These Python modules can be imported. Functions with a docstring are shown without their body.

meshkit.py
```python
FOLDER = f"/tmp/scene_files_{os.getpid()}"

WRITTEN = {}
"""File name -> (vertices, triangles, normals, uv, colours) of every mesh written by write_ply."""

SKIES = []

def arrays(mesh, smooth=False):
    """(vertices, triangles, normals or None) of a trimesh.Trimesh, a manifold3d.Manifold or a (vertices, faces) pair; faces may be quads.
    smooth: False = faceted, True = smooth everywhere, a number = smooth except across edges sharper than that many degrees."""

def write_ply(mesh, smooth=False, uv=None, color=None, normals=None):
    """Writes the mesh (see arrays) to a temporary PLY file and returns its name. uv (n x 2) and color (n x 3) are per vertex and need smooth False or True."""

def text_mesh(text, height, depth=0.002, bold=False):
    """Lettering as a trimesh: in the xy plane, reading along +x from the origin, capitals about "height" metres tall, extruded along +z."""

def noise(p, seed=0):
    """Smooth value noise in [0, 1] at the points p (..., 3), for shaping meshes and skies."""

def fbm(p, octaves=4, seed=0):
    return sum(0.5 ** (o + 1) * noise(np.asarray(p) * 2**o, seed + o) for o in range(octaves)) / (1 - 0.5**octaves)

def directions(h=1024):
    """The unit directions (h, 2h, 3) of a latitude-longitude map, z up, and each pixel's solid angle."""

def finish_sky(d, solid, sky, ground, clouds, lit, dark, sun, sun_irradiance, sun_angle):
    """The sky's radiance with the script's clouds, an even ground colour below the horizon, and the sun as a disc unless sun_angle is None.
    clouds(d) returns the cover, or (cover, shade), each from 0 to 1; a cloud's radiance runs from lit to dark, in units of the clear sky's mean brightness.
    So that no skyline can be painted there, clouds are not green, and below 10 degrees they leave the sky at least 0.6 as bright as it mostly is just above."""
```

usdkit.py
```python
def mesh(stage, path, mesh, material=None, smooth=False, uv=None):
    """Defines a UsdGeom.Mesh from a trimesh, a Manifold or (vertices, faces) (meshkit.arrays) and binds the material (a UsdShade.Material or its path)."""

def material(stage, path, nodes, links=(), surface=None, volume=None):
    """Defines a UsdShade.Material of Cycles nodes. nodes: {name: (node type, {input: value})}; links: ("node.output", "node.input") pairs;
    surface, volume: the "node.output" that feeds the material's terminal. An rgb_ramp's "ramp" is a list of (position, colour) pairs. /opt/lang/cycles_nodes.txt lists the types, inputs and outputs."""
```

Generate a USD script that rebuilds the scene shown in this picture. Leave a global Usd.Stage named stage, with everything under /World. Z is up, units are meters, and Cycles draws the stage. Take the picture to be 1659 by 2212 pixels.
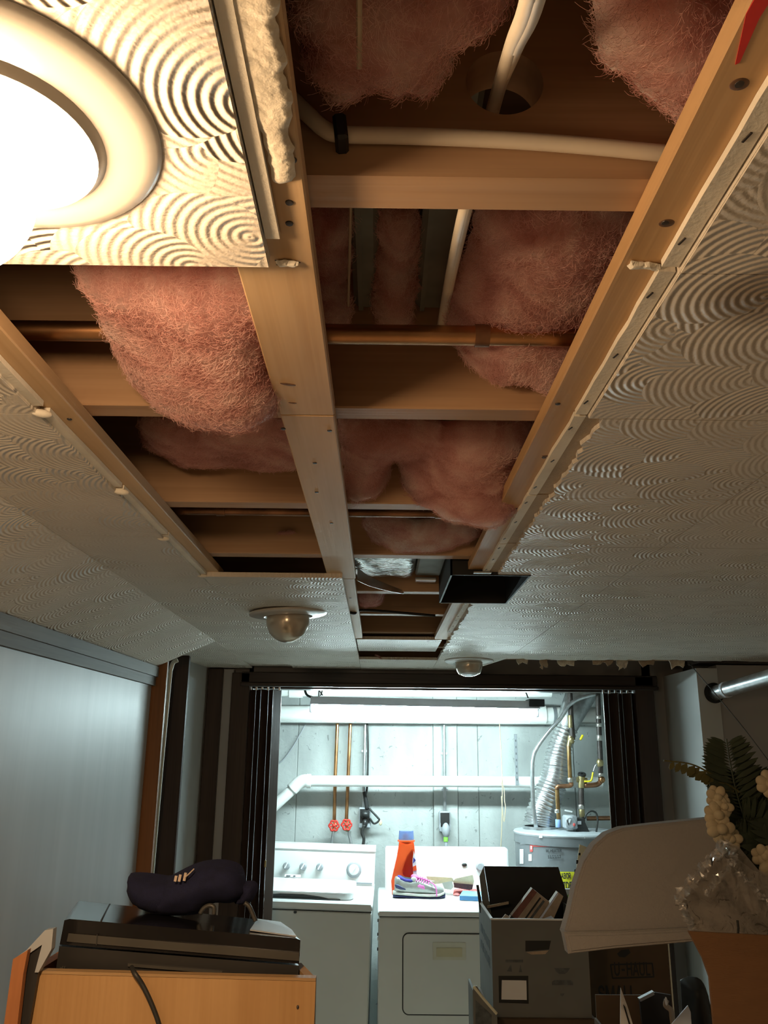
import math, random
import numpy as np, trimesh, shapely, usdkit, meshkit
from shapely.geometry import Polygon, Point, LineString
from scipy.spatial import Delaunay
from scipy.interpolate import LinearNDInterpolator, NearestNDInterpolator
from pxr import Usd, UsdGeom, UsdLux, UsdShade, Gf, Sdf

random.seed(7)
rng = np.random.default_rng(7)
stage = Usd.Stage.CreateInMemory()
UsdGeom.SetStageUpAxis(stage, UsdGeom.Tokens.z)
UsdGeom.SetStageMetersPerUnit(stage, 1.0)
world = UsdGeom.Xform.Define(stage, '/World')
stage.SetDefaultPrim(world.GetPrim())

# ------------------------------------------------------------------ camera (phone, 28 mm equivalent, tilted up 16 degrees)
IW, IH, FPX = 1659, 2212, 1790.0
CAM = np.array([0.0, 0.0, 1.62])
EXPOSURE = 0.0
def unit(v):
    v = np.asarray(v, float)
    return v / np.linalg.norm(v)
_dy = unit([(817 - 829.5) / FPX, -(1622 - 1106) / FPX, 1.0])      # room depth direction seen from the camera (right, up, forward)
_up = np.array([0.011, 1, 0])
_dz = unit(_up - _dy * (_up @ _dy))
_dx = np.cross(_dz, _dy)
MW = np.stack([_dx, _dy, _dz])                                     # camera (right, up, forward) -> world
cam = UsdGeom.Camera.Define(stage, '/World/camera')
cam.CreateFocalLengthAttr(28.0)
cam.CreateHorizontalApertureAttr(28.0 * IW / FPX)
cam.CreateVerticalApertureAttr(28.0 * IH / FPX)
cam.CreateClippingRangeAttr(Gf.Vec2f(0.02, 100))
cam.CreateExposureAttr(EXPOSURE)
_r, _u, _f = MW[:, 0], MW[:, 1], MW[:, 2]
cam.AddTransformOp().Set(Gf.Matrix4d(*_r, 0, *_u, 0, *(-_f), 0, *CAM, 1))

def P(x, y, X=None, Y=None, Z=None):
    """The point of the room on a plane X, Y or Z = const that stands at a place of the picture (used to survey the room)."""
    d = MW @ np.array([(x - IW / 2) / FPX, -(y - IH / 2) / FPX, 1.0])
    t = (X - CAM[0]) / d[0] if X is not None else (Y - CAM[1]) / d[1] if Y is not None else (Z - CAM[2]) / d[2]
    return CAM + t * d

# lamps of the place: strengths and colours
WARM = (1.0, 0.665, 0.375)
COOL = (0.74, 0.98, 1.0)
BULB_GLOW, BULB_BEAM, TUBE_GLOW = 92.0, 1400.0, 116.0

# ------------------------------------------------------------------ materials
LOOKS = '/World/Looks'
UsdGeom.Scope.Define(stage, LOOKS)
def mat(name, nodes, links=(), surface='p.BSDF', volume=None):
    return usdkit.material(stage, f'{LOOKS}/{name}', nodes, links, surface, volume)
def plain(name, col, rough=0.5, metal=0.0, spec=0.5, var=0.12, scale=12.0, bump=0.0, bscale=60.0, stretch=(1, 1, 1), extra=None):
    """A surface of one colour with a little mottling and fine relief."""
    c = np.array(col, float)
    n = {'g': ('geometry', {}), 'm': ('mapping', {'scale': stretch}), 'n': ('noise_texture', {'scale': scale, 'detail': 4.0}),
         'r': ('rgb_ramp', {'ramp': [(0.3, tuple(c * (1 - var))), (0.7, tuple(np.minimum(c * (1 + var), 1)))]}),
         'p': ('principled_bsdf', {'roughness': rough, 'metallic': metal, 'specular_ior_level': spec, **(extra or {})})}
    l = [('g.position', 'm.vector'), ('m.vector', 'n.vector'), ('n.fac', 'r.fac'), ('r.color', 'p.base_color')]
    if bump:
        n['n2'] = ('noise_texture', {'scale': bscale, 'detail': 3.0})
        n['b'] = ('bump', {'strength': 1.0, 'distance': bump})
        l += [('m.vector', 'n2.vector'), ('n2.fac', 'b.height'), ('b.normal', 'p.normal')]
    return mat(name, n, l)
def wood(name, a, b, axis, rough=0.6, ring=5.0, knots=True, spec=0.3):
    """Sawn board: grain stretched along an axis (0, 1, 2), fine pores, a few knots."""
    s1, s2, s3 = [9.0] * 3, [140.0] * 3, [7.0] * 3
    s1[axis], s2[axis], s3[axis] = 0.7, 3.0, 2.6
    n = {'g': ('geometry', {}), 'm1': ('mapping', {'scale': s1}), 'm2': ('mapping', {'scale': s2}), 'm3': ('mapping', {'scale': s3, 'location': (0.37, 0.21, 0.11)}),
         'n1': ('noise_texture', {'scale': 1.0, 'detail': 3.0, 'distortion': 0.6}), 'mul': ('math', {'math_type': 'multiply', 'value2': ring}), 'fr': ('math', {'math_type': 'pingpong', 'value2': 1.0}),
         'n2': ('noise_texture', {'scale': 1.0, 'detail': 2.0}), 'mx': ('math', {'math_type': 'multiply_add', 'value2': 0.55, 'value3': 0.0}), 'ad': ('math', {'math_type': 'multiply_add', 'value2': 0.5}),
         'r': ('rgb_ramp', {'ramp': [(0.12, b), (0.75, a)]}),
         'v': ('voronoi_texture', {'scale': 1.0, 'randomness': 1.0}), 'vr': ('rgb_ramp', {'ramp': [(0.04, (1, 1, 1)), (0.10, (0, 0, 0))]}),
         'dk': ('mix', {'mix_type': 'mix', 'color2': tuple(np.array(b) * 0.35)}),
         'p': ('principled_bsdf', {'roughness': rough, 'specular_ior_level': spec}), 'bm': ('bump', {'strength': 0.6, 'distance': 0.001})}
    l = [('g.position', 'm1.vector'), ('g.position', 'm2.vector'), ('g.position', 'm3.vector'), ('m1.vector', 'n1.vector'), ('m2.vector', 'n2.vector'), ('n1.fac', 'mul.value1'),
         ('mul.value', 'fr.value1'), ('n2.fac', 'mx.value1'), ('fr.value', 'ad.value1'), ('mx.value', 'ad.value3'), ('ad.value', 'r.fac'),
         ('m3.vector', 'v.vector'), ('v.distance', 'vr.fac'), ('vr.color', 'dk.fac'), ('r.color', 'dk.color1'), ('ad.value', 'bm.height'), ('bm.normal', 'p.normal'),
         ('dk.color' if knots else 'r.color', 'p.base_color')]
    return mat(name, n, l)
def scallop(name, col, stain=None, disc=0.056):
    """Textured ceiling paper: overlapping combed fans, one over another, as relief."""
    n = {'g': ('geometry', {}), 'base': ('noise_texture', {'scale': 260.0, 'detail': 2.0})}
    l = [('g.position', 'base.vector')]
    prev = None
    offs = [(0.013, 0.057, 0), (0.061, 0.018, 0), (0.037, 0.083, 0), (0.091, 0.041, 0)]
    for i, o in enumerate(offs):
        k = str(i)
        n['mp' + k] = ('mapping', {'location': o, 'scale': (1, 1, 0)})
        n['vo' + k] = ('voronoi_texture', {'dimensions': '2D', 'scale': 8.4, 'randomness': 0.75})
        n['df' + k] = ('vector_math', {'math_type': 'subtract'})
        n['le' + k] = ('vector_math', {'math_type': 'length'})
        n['ms' + k] = ('math', {'math_type': 'less_than', 'value2': disc})
        n['of' + k] = ('vector_math', {'math_type': 'multiply_add', 'vector2': (0.035, 0.06, 0), 'vector3': (0.034, -0.03, 0)})
        n['d2' + k] = ('vector_math', {'math_type': 'subtract'})
        n['z' + k] = ('vector_math', {'math_type': 'multiply', 'vector2': (1, 1, 0)})
        n['l2' + k] = ('vector_math', {'math_type': 'length'})
        n['fq' + k] = ('math', {'math_type': 'multiply', 'value2': 2 * math.pi / 0.0082})
        n['s0' + k] = ('math', {'math_type': 'sine'})
        n['bw' + k] = ('rgb_to_bw', {})
        n['am' + k] = ('map_range', {'from_min': 0.2, 'from_max': 0.75, 'to_min': 0.25, 'to_max': 1.1, 'clamp': True})
        n['sn' + k] = ('math', {'math_type': 'multiply'})
        l += [('g.position', f'mp{k}.vector'), (f'mp{k}.vector', f'vo{k}.vector'), (f'mp{k}.vector', f'df{k}.vector1'), (f'vo{k}.position', f'df{k}.vector2'),
              (f'df{k}.vector', f'le{k}.vector1'), (f'le{k}.value', f'ms{k}.value1'), (f'vo{k}.color', f'of{k}.vector1'), (f'df{k}.vector', f'd2{k}.vector1'),
              (f'of{k}.vector', f'd2{k}.vector2'), (f'd2{k}.vector', f'z{k}.vector1'), (f'z{k}.vector', f'l2{k}.vector1'), (f'l2{k}.value', f'fq{k}.value1'), (f'fq{k}.value', f's0{k}.value1'), (f'vo{k}.color', f'bw{k}.color'), (f'bw{k}.val', f'am{k}.value'), (f's0{k}.value', f'sn{k}.value1'), (f'am{k}.result', f'sn{k}.value2')]
        if prev is None:
            prev = f'sn{k}.value'
        else:
            n['mx' + k] = ('mix_float', {})
            l += [(f'ms{k}.value', f'mx{k}.fac'), (prev, f'mx{k}.a'), (f'sn{k}.value', f'mx{k}.b')]
            prev = f'mx{k}.result'
    c = np.array(col)
    n['sum'] = ('math', {'math_type': 'multiply_add', 'value2': 0.6})
    n['bump'] = ('bump', {'strength': 1.0, 'distance': 0.00085})
    n['cn'] = ('noise_texture', {'scale': 5.0, 'detail': 5.0})
    n['r'] = ('rgb_ramp', {'ramp': [(0.3, tuple(c * 0.9)), (0.7, tuple(c))]})
    n['p'] = ('principled_bsdf', {'roughness': 0.5, 'specular_ior_level': 0.18})
    l += [('base.fac', 'sum.value1'), (prev, 'sum.value3'), ('sum.value', 'bump.height'), ('bump.normal', 'p.normal'), ('g.position', 'cn.vector'), ('cn.fac', 'r.fac')]
    if stain is not None:
        n['sd'] = ('vector_math', {'math_type': 'distance', 'vector2': tuple(stain)})
        n['swn'] = ('noise_texture', {'scale': 40.0, 'detail': 3.0})
        n['sw'] = ('math', {'math_type': 'multiply_add', 'value2': 0.03})
        n['sr'] = ('rgb_ramp', {'ramp': [(0.0, (0.8, 0.8, 0.8)), (0.05, (0.55, 0.55, 0.55)), (0.075, (0, 0, 0))]})
        n['sm'] = ('mix', {'color2': (0.16, 0.10, 0.05)})
        l += [('g.position', 'sd.vector1'), ('g.position', 'swn.vector'), ('swn.fac', 'sw.value1'), ('sd.value', 'sw.value3'), ('sw.value', 'sr.fac'),
              ('sr.color', 'sm.fac'), ('r.color', 'sm.color1'), ('sm.color', 'p.base_color')]
    else:
        l += [('r.color', 'p.base_color')]
    return mat(name, n, l)
def glow(name, col, strength):
    return mat(name, {'e': ('emission', {'color': col, 'strength': strength})}, (), 'e.emission')
def insul(name, a, b, c, sss=True):
    n = {'g': ('geometry', {}), 'n1': ('noise_texture', {'scale': 12.0, 'detail': 5.0, 'distortion': 1.4}),
         'n2': ('noise_texture', {'scale': 300.0, 'detail': 3.0, 'distortion': 0.5}), 'n3': ('noise_texture', {'scale': 30.0, 'detail': 3.0, 'distortion': 1.4}),
         'r': ('rgb_ramp', {'ramp': [(0.30, a), (0.5, b), (0.70, c)]}), 's': ('math', {'math_type': 'multiply_add', 'value2': 0.3}), 'bm': ('bump', {'strength': 0.6, 'distance': 0.006}),
         'p': ('principled_bsdf', {'roughness': 1.0, 'specular_ior_level': 0.0, 'subsurface_weight': 1.0 if sss else 0.0, 'subsurface_scale': 0.016, 'subsurface_radius': (1.0, 0.72, 0.68)})}
    l = [('g.position', 'n1.vector'), ('g.position', 'n2.vector'), ('g.position', 'n3.vector'), ('n1.fac', 'r.fac'), ('n2.fac', 's.value1'), ('n3.fac', 's.value3'), ('s.value', 'bm.height'),
         ('bm.normal', 'p.normal'), ('r.color', 'p.base_color')]
    return mat(name, n, l)

M = {}
STAIN = P(1655, 640, Z=2.0)
M['tile'] = scallop('combed_ceiling_paint', (0.72, 0.66, 0.57), STAIN)
M['tile_edge'] = plain('tile_fibre_edge', (0.62, 0.54, 0.42), 0.9, bump=0.001, bscale=200)
M['tile_torn'] = plain('torn_tile_fibre', (0.46, 0.36, 0.25), 0.95, bump=0.002, bscale=160)
M['flange'] = plain('tile_flange', (0.78, 0.73, 0.62), 0.85, bump=0.0006, bscale=220)
M['residue'] = plain('torn_tile_residue', (0.70, 0.64, 0.52), 0.95, var=0.25, scale=45, bump=0.0016, bscale=110)
M['joist'] = wood('joist_wood', (0.50, 0.32, 0.19), (0.38, 0.225, 0.12), 0)
M['strap'] = wood('strapping_wood', (0.66, 0.46, 0.26), (0.50, 0.31, 0.15), 1)
M['strap2'] = wood('strapping_wood_dark', (0.60, 0.38, 0.19), (0.42, 0.24, 0.10), 1)
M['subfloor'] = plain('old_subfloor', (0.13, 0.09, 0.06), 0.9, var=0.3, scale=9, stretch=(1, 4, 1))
M['pink'] = insul('pink_glass_wool', (0.36, 0.155, 0.14), (0.55, 0.28, 0.25), (0.70, 0.42, 0.37))
M['fibre'] = insul('pink_fibres', (0.50, 0.25, 0.22), (0.66, 0.38, 0.34), (0.78, 0.54, 0.49), False)
M['palepink'] = insul('pale_glass_wool', (0.55, 0.30, 0.29), (0.72, 0.48, 0.46), (0.84, 0.68, 0.66))
M['copper'] = plain('copper_tube', (0.50, 0.26, 0.12), 0.32, 1.0, var=0.35, scale=14)
M['copper2'] = plain('aged_copper_tube', (0.26, 0.13, 0.07), 0.42, 0.8, var=0.45, scale=18)
M['bronze'] = plain('aged_bronze_tube', (0.30, 0.18, 0.075), 0.36, 0.9, var=0.4, scale=22)
M['brass'] = plain('aged_brass', (0.40, 0.33, 0.17), 0.4, 0.9, var=0.3, scale=30)
M['solder'] = plain('solder', (0.62, 0.60, 0.56), 0.35, 0.9, var=0.2)
M['iron'] = plain('black_iron_pipe', (0.055, 0.045, 0.04), 0.45, 0.3, var=0.4, scale=30)
M['galv'] = plain('galvanised_steel', (0.55, 0.57, 0.58), 0.34, 0.9, var=0.18, scale=40)
M['duct_grey'] = plain('grey_duct_board', (0.20, 0.21, 0.18), 0.6, 0.2, var=0.2, scale=20)
M['duct_dark'] = plain('dark_duct_metal', (0.011, 0.012, 0.012), 0.6, 0.2, var=0.3, scale=25)
M['foil'] = plain('aluminium_foil', (0.72, 0.72, 0.70), 0.22, 1.0, var=0.08, scale=30, bump=0.004, bscale=60)
M['alu'] = plain('flexible_aluminium', (0.74, 0.75, 0.76), 0.27, 1.0, var=0.06, scale=50)
M['cable'] = plain('white_cable_jacket', (0.70, 0.62, 0.50), 0.5, var=0.08)
M['twine'] = plain('pale_twine', (0.50, 0.42, 0.30), 0.8)
M['black'] = plain('black_plastic', (0.018, 0.018, 0.018), 0.4, var=0.2)
M['blackcord'] = plain('black_rubber_cord', (0.02, 0.02, 0.018), 0.5, var=0.2)
M['gloss'] = plain('glossy_black_plastic', (0.012, 0.011, 0.011), 0.12, var=0.2)
M['charcoal'] = plain('charcoal_plastic', (0.020, 0.019, 0.018), 0.42, var=0.15)
M['dullgrey'] = plain('dull_grey_plastic', (0.055, 0.052, 0.045), 0.4, var=0.15)
M['pvc'] = plain('white_pvc', (0.80, 0.81, 0.78), 0.38, var=0.04)
def concrete(name, c):
    c = np.array(c)
    return mat(name, {'g': ('geometry', {}), 'm': ('mapping', {'scale': (1, 1, 0.35)}), 'n': ('noise_texture', {'scale': 4.0, 'detail': 6.0}), 'r': ('rgb_ramp', {'ramp': [(0.32, tuple(c * .72)), (0.55, tuple(c)), (0.72, tuple(c * 1.12))]}),
        'n2': ('noise_texture', {'scale': 26.0, 'detail': 3.0, 'distortion': 0.8}), 'r2': ('rgb_ramp', {'ramp': [(0.675, (0, 0, 0)), (0.71, (0.5, 0.5, 0.5))]}), 'mx': ('mix', {'color2': tuple(c * .22)}),
        'bm': ('bump', {'strength': 0.7, 'distance': 0.004}), 'p': ('principled_bsdf', {'roughness': 0.85, 'specular_ior_level': 0.3})},
        [('g.position', 'm.vector'), ('m.vector', 'n.vector'), ('n.fac', 'r.fac'), ('g.position', 'n2.vector'), ('n2.fac', 'r2.fac'), ('r2.color', 'mx.fac'), ('r.color', 'mx.color1'), ('mx.color', 'p.base_color'), ('n2.fac', 'bm.height'), ('bm.normal', 'p.normal')])
M['conc'] = concrete('bare_concrete', (0.45, 0.475, 0.46))
M['conc2'] = concrete('bare_concrete_pale', (0.50, 0.525, 0.505))
M['knot'] = plain('dark_wood_knot', (0.12, 0.06, 0.03), 0.7, var=0.4, scale=150)
M['filmgloss'] = mat('crumpled_clear_film', {'gl': ('glossy_bsdf', {'color': (1, 1, 1), 'roughness': 0.18}), 'd': ('diffuse_bsdf', {'color': (0.5, 0.48, 0.45)}), 'tr': ('transparent_bsdf', {'color': (0.95, 0.95, 0.95)}),
    'm1': ('mix_closure', {'fac': 0.1}), 'm2': ('mix_closure', {'fac': 0.3})}, [('tr.BSDF', 'm1.closure1'), ('d.BSDF', 'm1.closure2'), ('m1.closure', 'm2.closure1'), ('gl.BSDF', 'm2.closure2')], 'm2.closure')
M['floor'] = plain('beige_carpet', (0.72, 0.64, 0.53), 0.8, var=0.2, scale=3)
M['enamel'] = plain('white_enamel', (0.78, 0.80, 0.79), 0.28, var=0.015, scale=6)
M['enamel2'] = plain('off_white_enamel', (0.70, 0.72, 0.69), 0.3, var=0.02, scale=6)
M['seam'] = plain('appliance_gap', (0.05, 0.055, 0.055), 0.8)
M['ivory'] = plain('yellowed_plastic', (0.60, 0.56, 0.38), 0.5, var=0.06)
M['ivory2'] = plain('pale_yellowed_plastic', (0.66, 0.66, 0.56), 0.5, var=0.06)
M['red'] = plain('red_valve_paint', (0.62, 0.04, 0.025), 0.4, var=0.2, scale=60)
M['redtape'] = plain('red_marker_paint', (0.62, 0.03, 0.02), 0.7, var=0.12, scale=40)
M['orange'] = plain('orange_bottle_plastic', (0.85, 0.11, 0.025), 0.26, var=0.04)
M['yellow'] = plain('yellow_lever_sleeve', (0.80, 0.66, 0.02), 0.5, var=0.05)
M['ylabel'] = plain('yellow_paper_label', (0.72, 0.68, 0.03), 0.6, var=0.05)
M['blue'] = plain('blue_fitting', (0.28, 0.42, 0.72), 0.4, var=0.05)
M['cyan'] = plain('pale_blue_packet', (0.25, 0.55, 0.75), 0.45, var=0.06)
M['dblue'] = plain('mid_blue_packet', (0.08, 0.26, 0.52), 0.45, var=0.06)
M['green'] = plain('green_band', (0.25, 0.70, 0.08), 0.5, var=0.05)
M['tank'] = plain('grey_tank_enamel', (0.19, 0.205, 0.215), 0.3, var=0.04)
M['tanktop'] = plain('pale_grey_tank_top', (0.42, 0.45, 0.47), 0.42, var=0.05)
M['grey'] = plain('mid_grey_plastic', (0.33, 0.35, 0.37), 0.5, var=0.06)
M['ink'] = plain('black_print', (0.02, 0.022, 0.022), 0.7, var=0.1)
M['fadedink'] = plain('faded_grey_print', (0.10, 0.115, 0.12), 0.8, var=0.3, scale=60)
M['whiteprint'] = plain('white_print', (0.75, 0.76, 0.76), 0.5, var=0.03)
M['redprint'] = plain('red_print', (0.65, 0.10, 0.09), 0.5, var=0.1)
M['wallgrey'] = plain('grey_panelling', (0.36, 0.36, 0.355), 0.42, spec=0.35, var=0.10, scale=3.0, stretch=(3, 3, 0.15), bump=0.0012, bscale=5)
M['wallpaint'] = plain('pale_grey_wall_paint', (0.50, 0.51, 0.50), 0.55, var=0.05, scale=3)
M['walldull'] = plain('dull_grey_wall_paint', (0.36, 0.345, 0.33), 0.8, var=0.08, scale=3)
M['rearwall'] = plain('rear_wall_paint', (0.70, 0.63, 0.54), 0.8, var=0.06)
M['crown'] = wood('weathered_crown_board', (0.17, 0.16, 0.14), (0.10, 0.095, 0.085), 1, knots=False)
M['darkwood'] = wood('dark_stained_wood', (0.055, 0.034, 0.024), (0.03, 0.018, 0.013), 2, rough=0.38, knots=False)
M['darkwoodx'] = wood('dark_stained_header', (0.05, 0.036, 0.03), (0.028, 0.02, 0.017), 0, rough=0.4, knots=False)
M['brownwood'] = wood('brown_stained_wood', (0.24, 0.10, 0.035), (0.15, 0.06, 0.02), 2, rough=0.45, knots=False)
M['pine'] = wood('orange_pine_board', (0.46, 0.28, 0.125), (0.36, 0.20, 0.08), 2, rough=0.5, ring=3.0)
M['pinedge'] = wood('pine_edge', (0.42, 0.27, 0.13), (0.30, 0.18, 0.08), 0, rough=0.6, knots=False)
M['redwood'] = plain('red_brown_side_board', (0.34, 0.13, 0.045), 0.5, var=0.12, scale=20, stretch=(4, 4, 0.5))
M['carton'] = plain('brown_cardboard', (0.16, 0.08, 0.032), 0.8, var=0.06, scale=18, bump=0.0006, bscale=120, stretch=(1, 1, 4))
M['carton2'] = plain('dull_brown_cardboard', (0.095, 0.062, 0.036), 0.85, var=0.08, scale=18)
M['cartonin'] = plain('carton_inner_side', (0.16, 0.095, 0.055), 0.9, var=0.08, scale=18)
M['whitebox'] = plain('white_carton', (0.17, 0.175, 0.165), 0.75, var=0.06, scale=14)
M['paper'] = plain('white_paper', (0.78, 0.79, 0.80), 0.7, var=0.03)
M['bluepaper'] = plain('bluish_white_paper', (0.66, 0.74, 0.90), 0.6, var=0.03)
M['creampaper'] = plain('cream_paper', (0.76, 0.74, 0.55), 0.7, var=0.04)
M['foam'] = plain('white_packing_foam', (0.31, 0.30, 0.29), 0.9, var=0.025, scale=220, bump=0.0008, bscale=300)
M['navy'] = plain('navy_cloth', (0.008, 0.010, 0.042), 0.9, var=0.2, scale=80, bump=0.0008, bscale=900, extra={'sheen_weight': 0.0})
M['embroid'] = plain('pale_embroidery', (0.62, 0.50, 0.40), 0.8, var=0.2)
M['label_dk'] = plain('dark_label_print', (0.07, 0.035, 0.03), 0.6, var=0.5, scale=70)
M['maroon'] = plain('maroon_card', (0.20, 0.075, 0.055), 0.6, var=0.2, scale=60)
M['tan'] = plain('tan_card', (0.42, 0.33, 0.24), 0.7, var=0.15, scale=40)
M['beige'] = plain('beige_bristle_wood', (0.62, 0.53, 0.36), 0.6, var=0.1, scale=40)
M['bristle'] = plain('dark_bristle', (0.07, 0.02, 0.02), 0.8, var=0.3, scale=120)
M['coral'] = plain('coral_cloth', (0.80, 0.16, 0.15), 0.8, var=0.08)
M['silver'] = plain('silver_shoe_leather', (0.34, 0.345, 0.32), 0.35, 0.4, var=0.12, scale=50)
M['pinkfab'] = plain('magenta_trim', (0.75, 0.17, 0.50), 0.6, var=0.12, scale=60)
M['navyshoe'] = plain('navy_shoe_trim', (0.012, 0.018, 0.075), 0.5, var=0.15)
M['cream'] = plain('cream_sole', (0.48, 0.48, 0.42), 0.6, var=0.06)
M['violet'] = plain('violet_shoe_lining', (0.045, 0.04, 0.26), 0.8, var=0.15)
M['petal'] = plain('cream_petals', (0.42, 0.36, 0.24), 0.7, var=0.1, scale=40)
M['fern'] = plain('dark_fern', (0.022, 0.034, 0.016), 0.6, var=0.35, scale=30)
M['fern2'] = plain('olive_fern', (0.075, 0.07, 0.018), 0.6, var=0.3, scale=30)
M['lampwhite'] = plain('white_lamp_enamel', (0.50, 0.47, 0.42), 0.25, var=0.015)
M['lampball'] = plain('satin_lamp_ball', (0.62, 0.55, 0.45), 0.22, 0.55, var=0.02)
M['lens'] = mat('lamp_lens', {'p': ('principled_bsdf', {'base_color': (0.75, 0.82, 0.88), 'roughness': 0.12, 'specular_ior_level': 0.8, 'coat_weight': 0.6})})
M['fixture'] = plain('grey_fixture_metal', (0.74, 0.76, 0.82), 0.4, 0.1, var=0.05)
M['bulb'] = glow('lit_bulb', WARM, BULB_GLOW)
M['tube'] = glow('lit_fluorescent_tube', COOL, TUBE_GLOW)
M['capplastic'] = mat('translucent_blue_cap', {'p': ('principled_bsdf', {'base_color': (0.45, 0.58, 0.90), 'roughness': 0.15, 'transmission_weight': 0.75, 'ior': 1.2})})
M['redspout'] = plain('red_spout', (0.60, 0.05, 0.07), 0.4)
M['film'] = mat('clear_cellophane', {'g': ('geometry', {}), 'n': ('noise_texture', {'scale': 48.0, 'detail': 2.0, 'distortion': 1.2}), 'b': ('bump', {'strength': 0.8, 'distance': 0.005}),
    'gl': ('glossy_bsdf', {'color': (0.95, 0.95, 0.95), 'roughness': 0.11}), 'd': ('diffuse_bsdf', {'color': (0.62, 0.58, 0.52)}), 'tr': ('transparent_bsdf', {'color': (0.93, 0.92, 0.90)}),
    'f': ('fresnel', {'IOR': 1.5}), 'm1': ('mix_closure', {'fac': 0.22}), 'm2': ('mix_closure', {})},
    [('g.position', 'n.vector'), ('n.fac', 'b.height'), ('b.normal', 'gl.normal'), ('b.normal', 'd.normal'), ('b.normal', 'f.normal'), ('tr.BSDF', 'm1.closure1'), ('d.BSDF', 'm1.closure2'),
     ('f.fac', 'm2.fac'), ('m1.closure', 'm2.closure1'), ('gl.BSDF', 'm2.closure2')], 'm2.closure')

# ------------------------------------------------------------------ helpers for things, parts and shapes
_used = {}
def _path(parent, name):
    base = str(parent) + '/' + name
    k = _used.get(base, -1) + 1
    _used[base] = k
    return base if k == 0 else f'{base}_{k:03d}'
def thing(name, label, cat, loc=(0, 0, 0), group=None, kind=None):
    x = UsdGeom.Xform.Define(stage, _path('/World', name))
    x.AddTranslateOp().Set(Gf.Vec3d(*map(float, loc)))
    p = x.GetPrim()
    p.SetCustomDataByKey('label', label)
    p.SetCustomDataByKey('category', cat)
    if group: p.SetCustomDataByKey('group', group)
    if kind: p.SetCustomDataByKey('kind', kind)
    return (str(x.GetPath()), np.array(loc, float))
def setting(name, loc=(0, 0, 0)):
    x = UsdGeom.Xform.Define(stage, _path('/World', name))
    x.AddTranslateOp().Set(Gf.Vec3d(*map(float, loc)))
    x.GetPrim().SetCustomDataByKey('kind', 'structure')
    return (str(x.GetPath()), np.array(loc, float))
def part(parent, name, mesh, material, smooth=False, label=None, kind=None):
    """One mesh, given in room coordinates, as a child of its thing (or of a part)."""
    path, off = parent
    v, f = mesh.out() if isinstance(mesh, B) else (np.asarray(mesh.vertices), np.asarray(mesh.faces))
    pp = _path(path, name)
    m = usdkit.mesh(stage, pp, trimesh.Trimesh(v - off, f, process=False), M[material], smooth)
    if label: m.GetPrim().SetCustomDataByKey('label', label)
    if kind: m.GetPrim().SetCustomDataByKey('kind', kind)
    return (pp, off)
def single(name, label, cat, mesh, material, smooth=False, group=None, kind=None):
    v, f = mesh.out() if isinstance(mesh, B) else (np.asarray(mesh.vertices), np.asarray(mesh.faces))
    base = np.array([v[:, 0].mean(), v[:, 1].mean(), v[:, 2].min()])
    pp = _path('/World', name)
    m = usdkit.mesh(stage, pp, trimesh.Trimesh(v - base, f, process=False), M[material], smooth)
    UsdGeom.Xformable(m).AddTranslateOp().Set(Gf.Vec3d(*map(float, base)))
    p = m.GetPrim()
    if label: p.SetCustomDataByKey('label', label)
    if cat: p.SetCustomDataByKey('category', cat)
    if group: p.SetCustomDataByKey('group', group)
    if kind: p.SetCustomDataByKey('kind', kind)
    return (pp, base)
def struct(name, mesh, material, smooth=False):
    return single(name, None, None, mesh, material, smooth, kind='structure')

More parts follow.
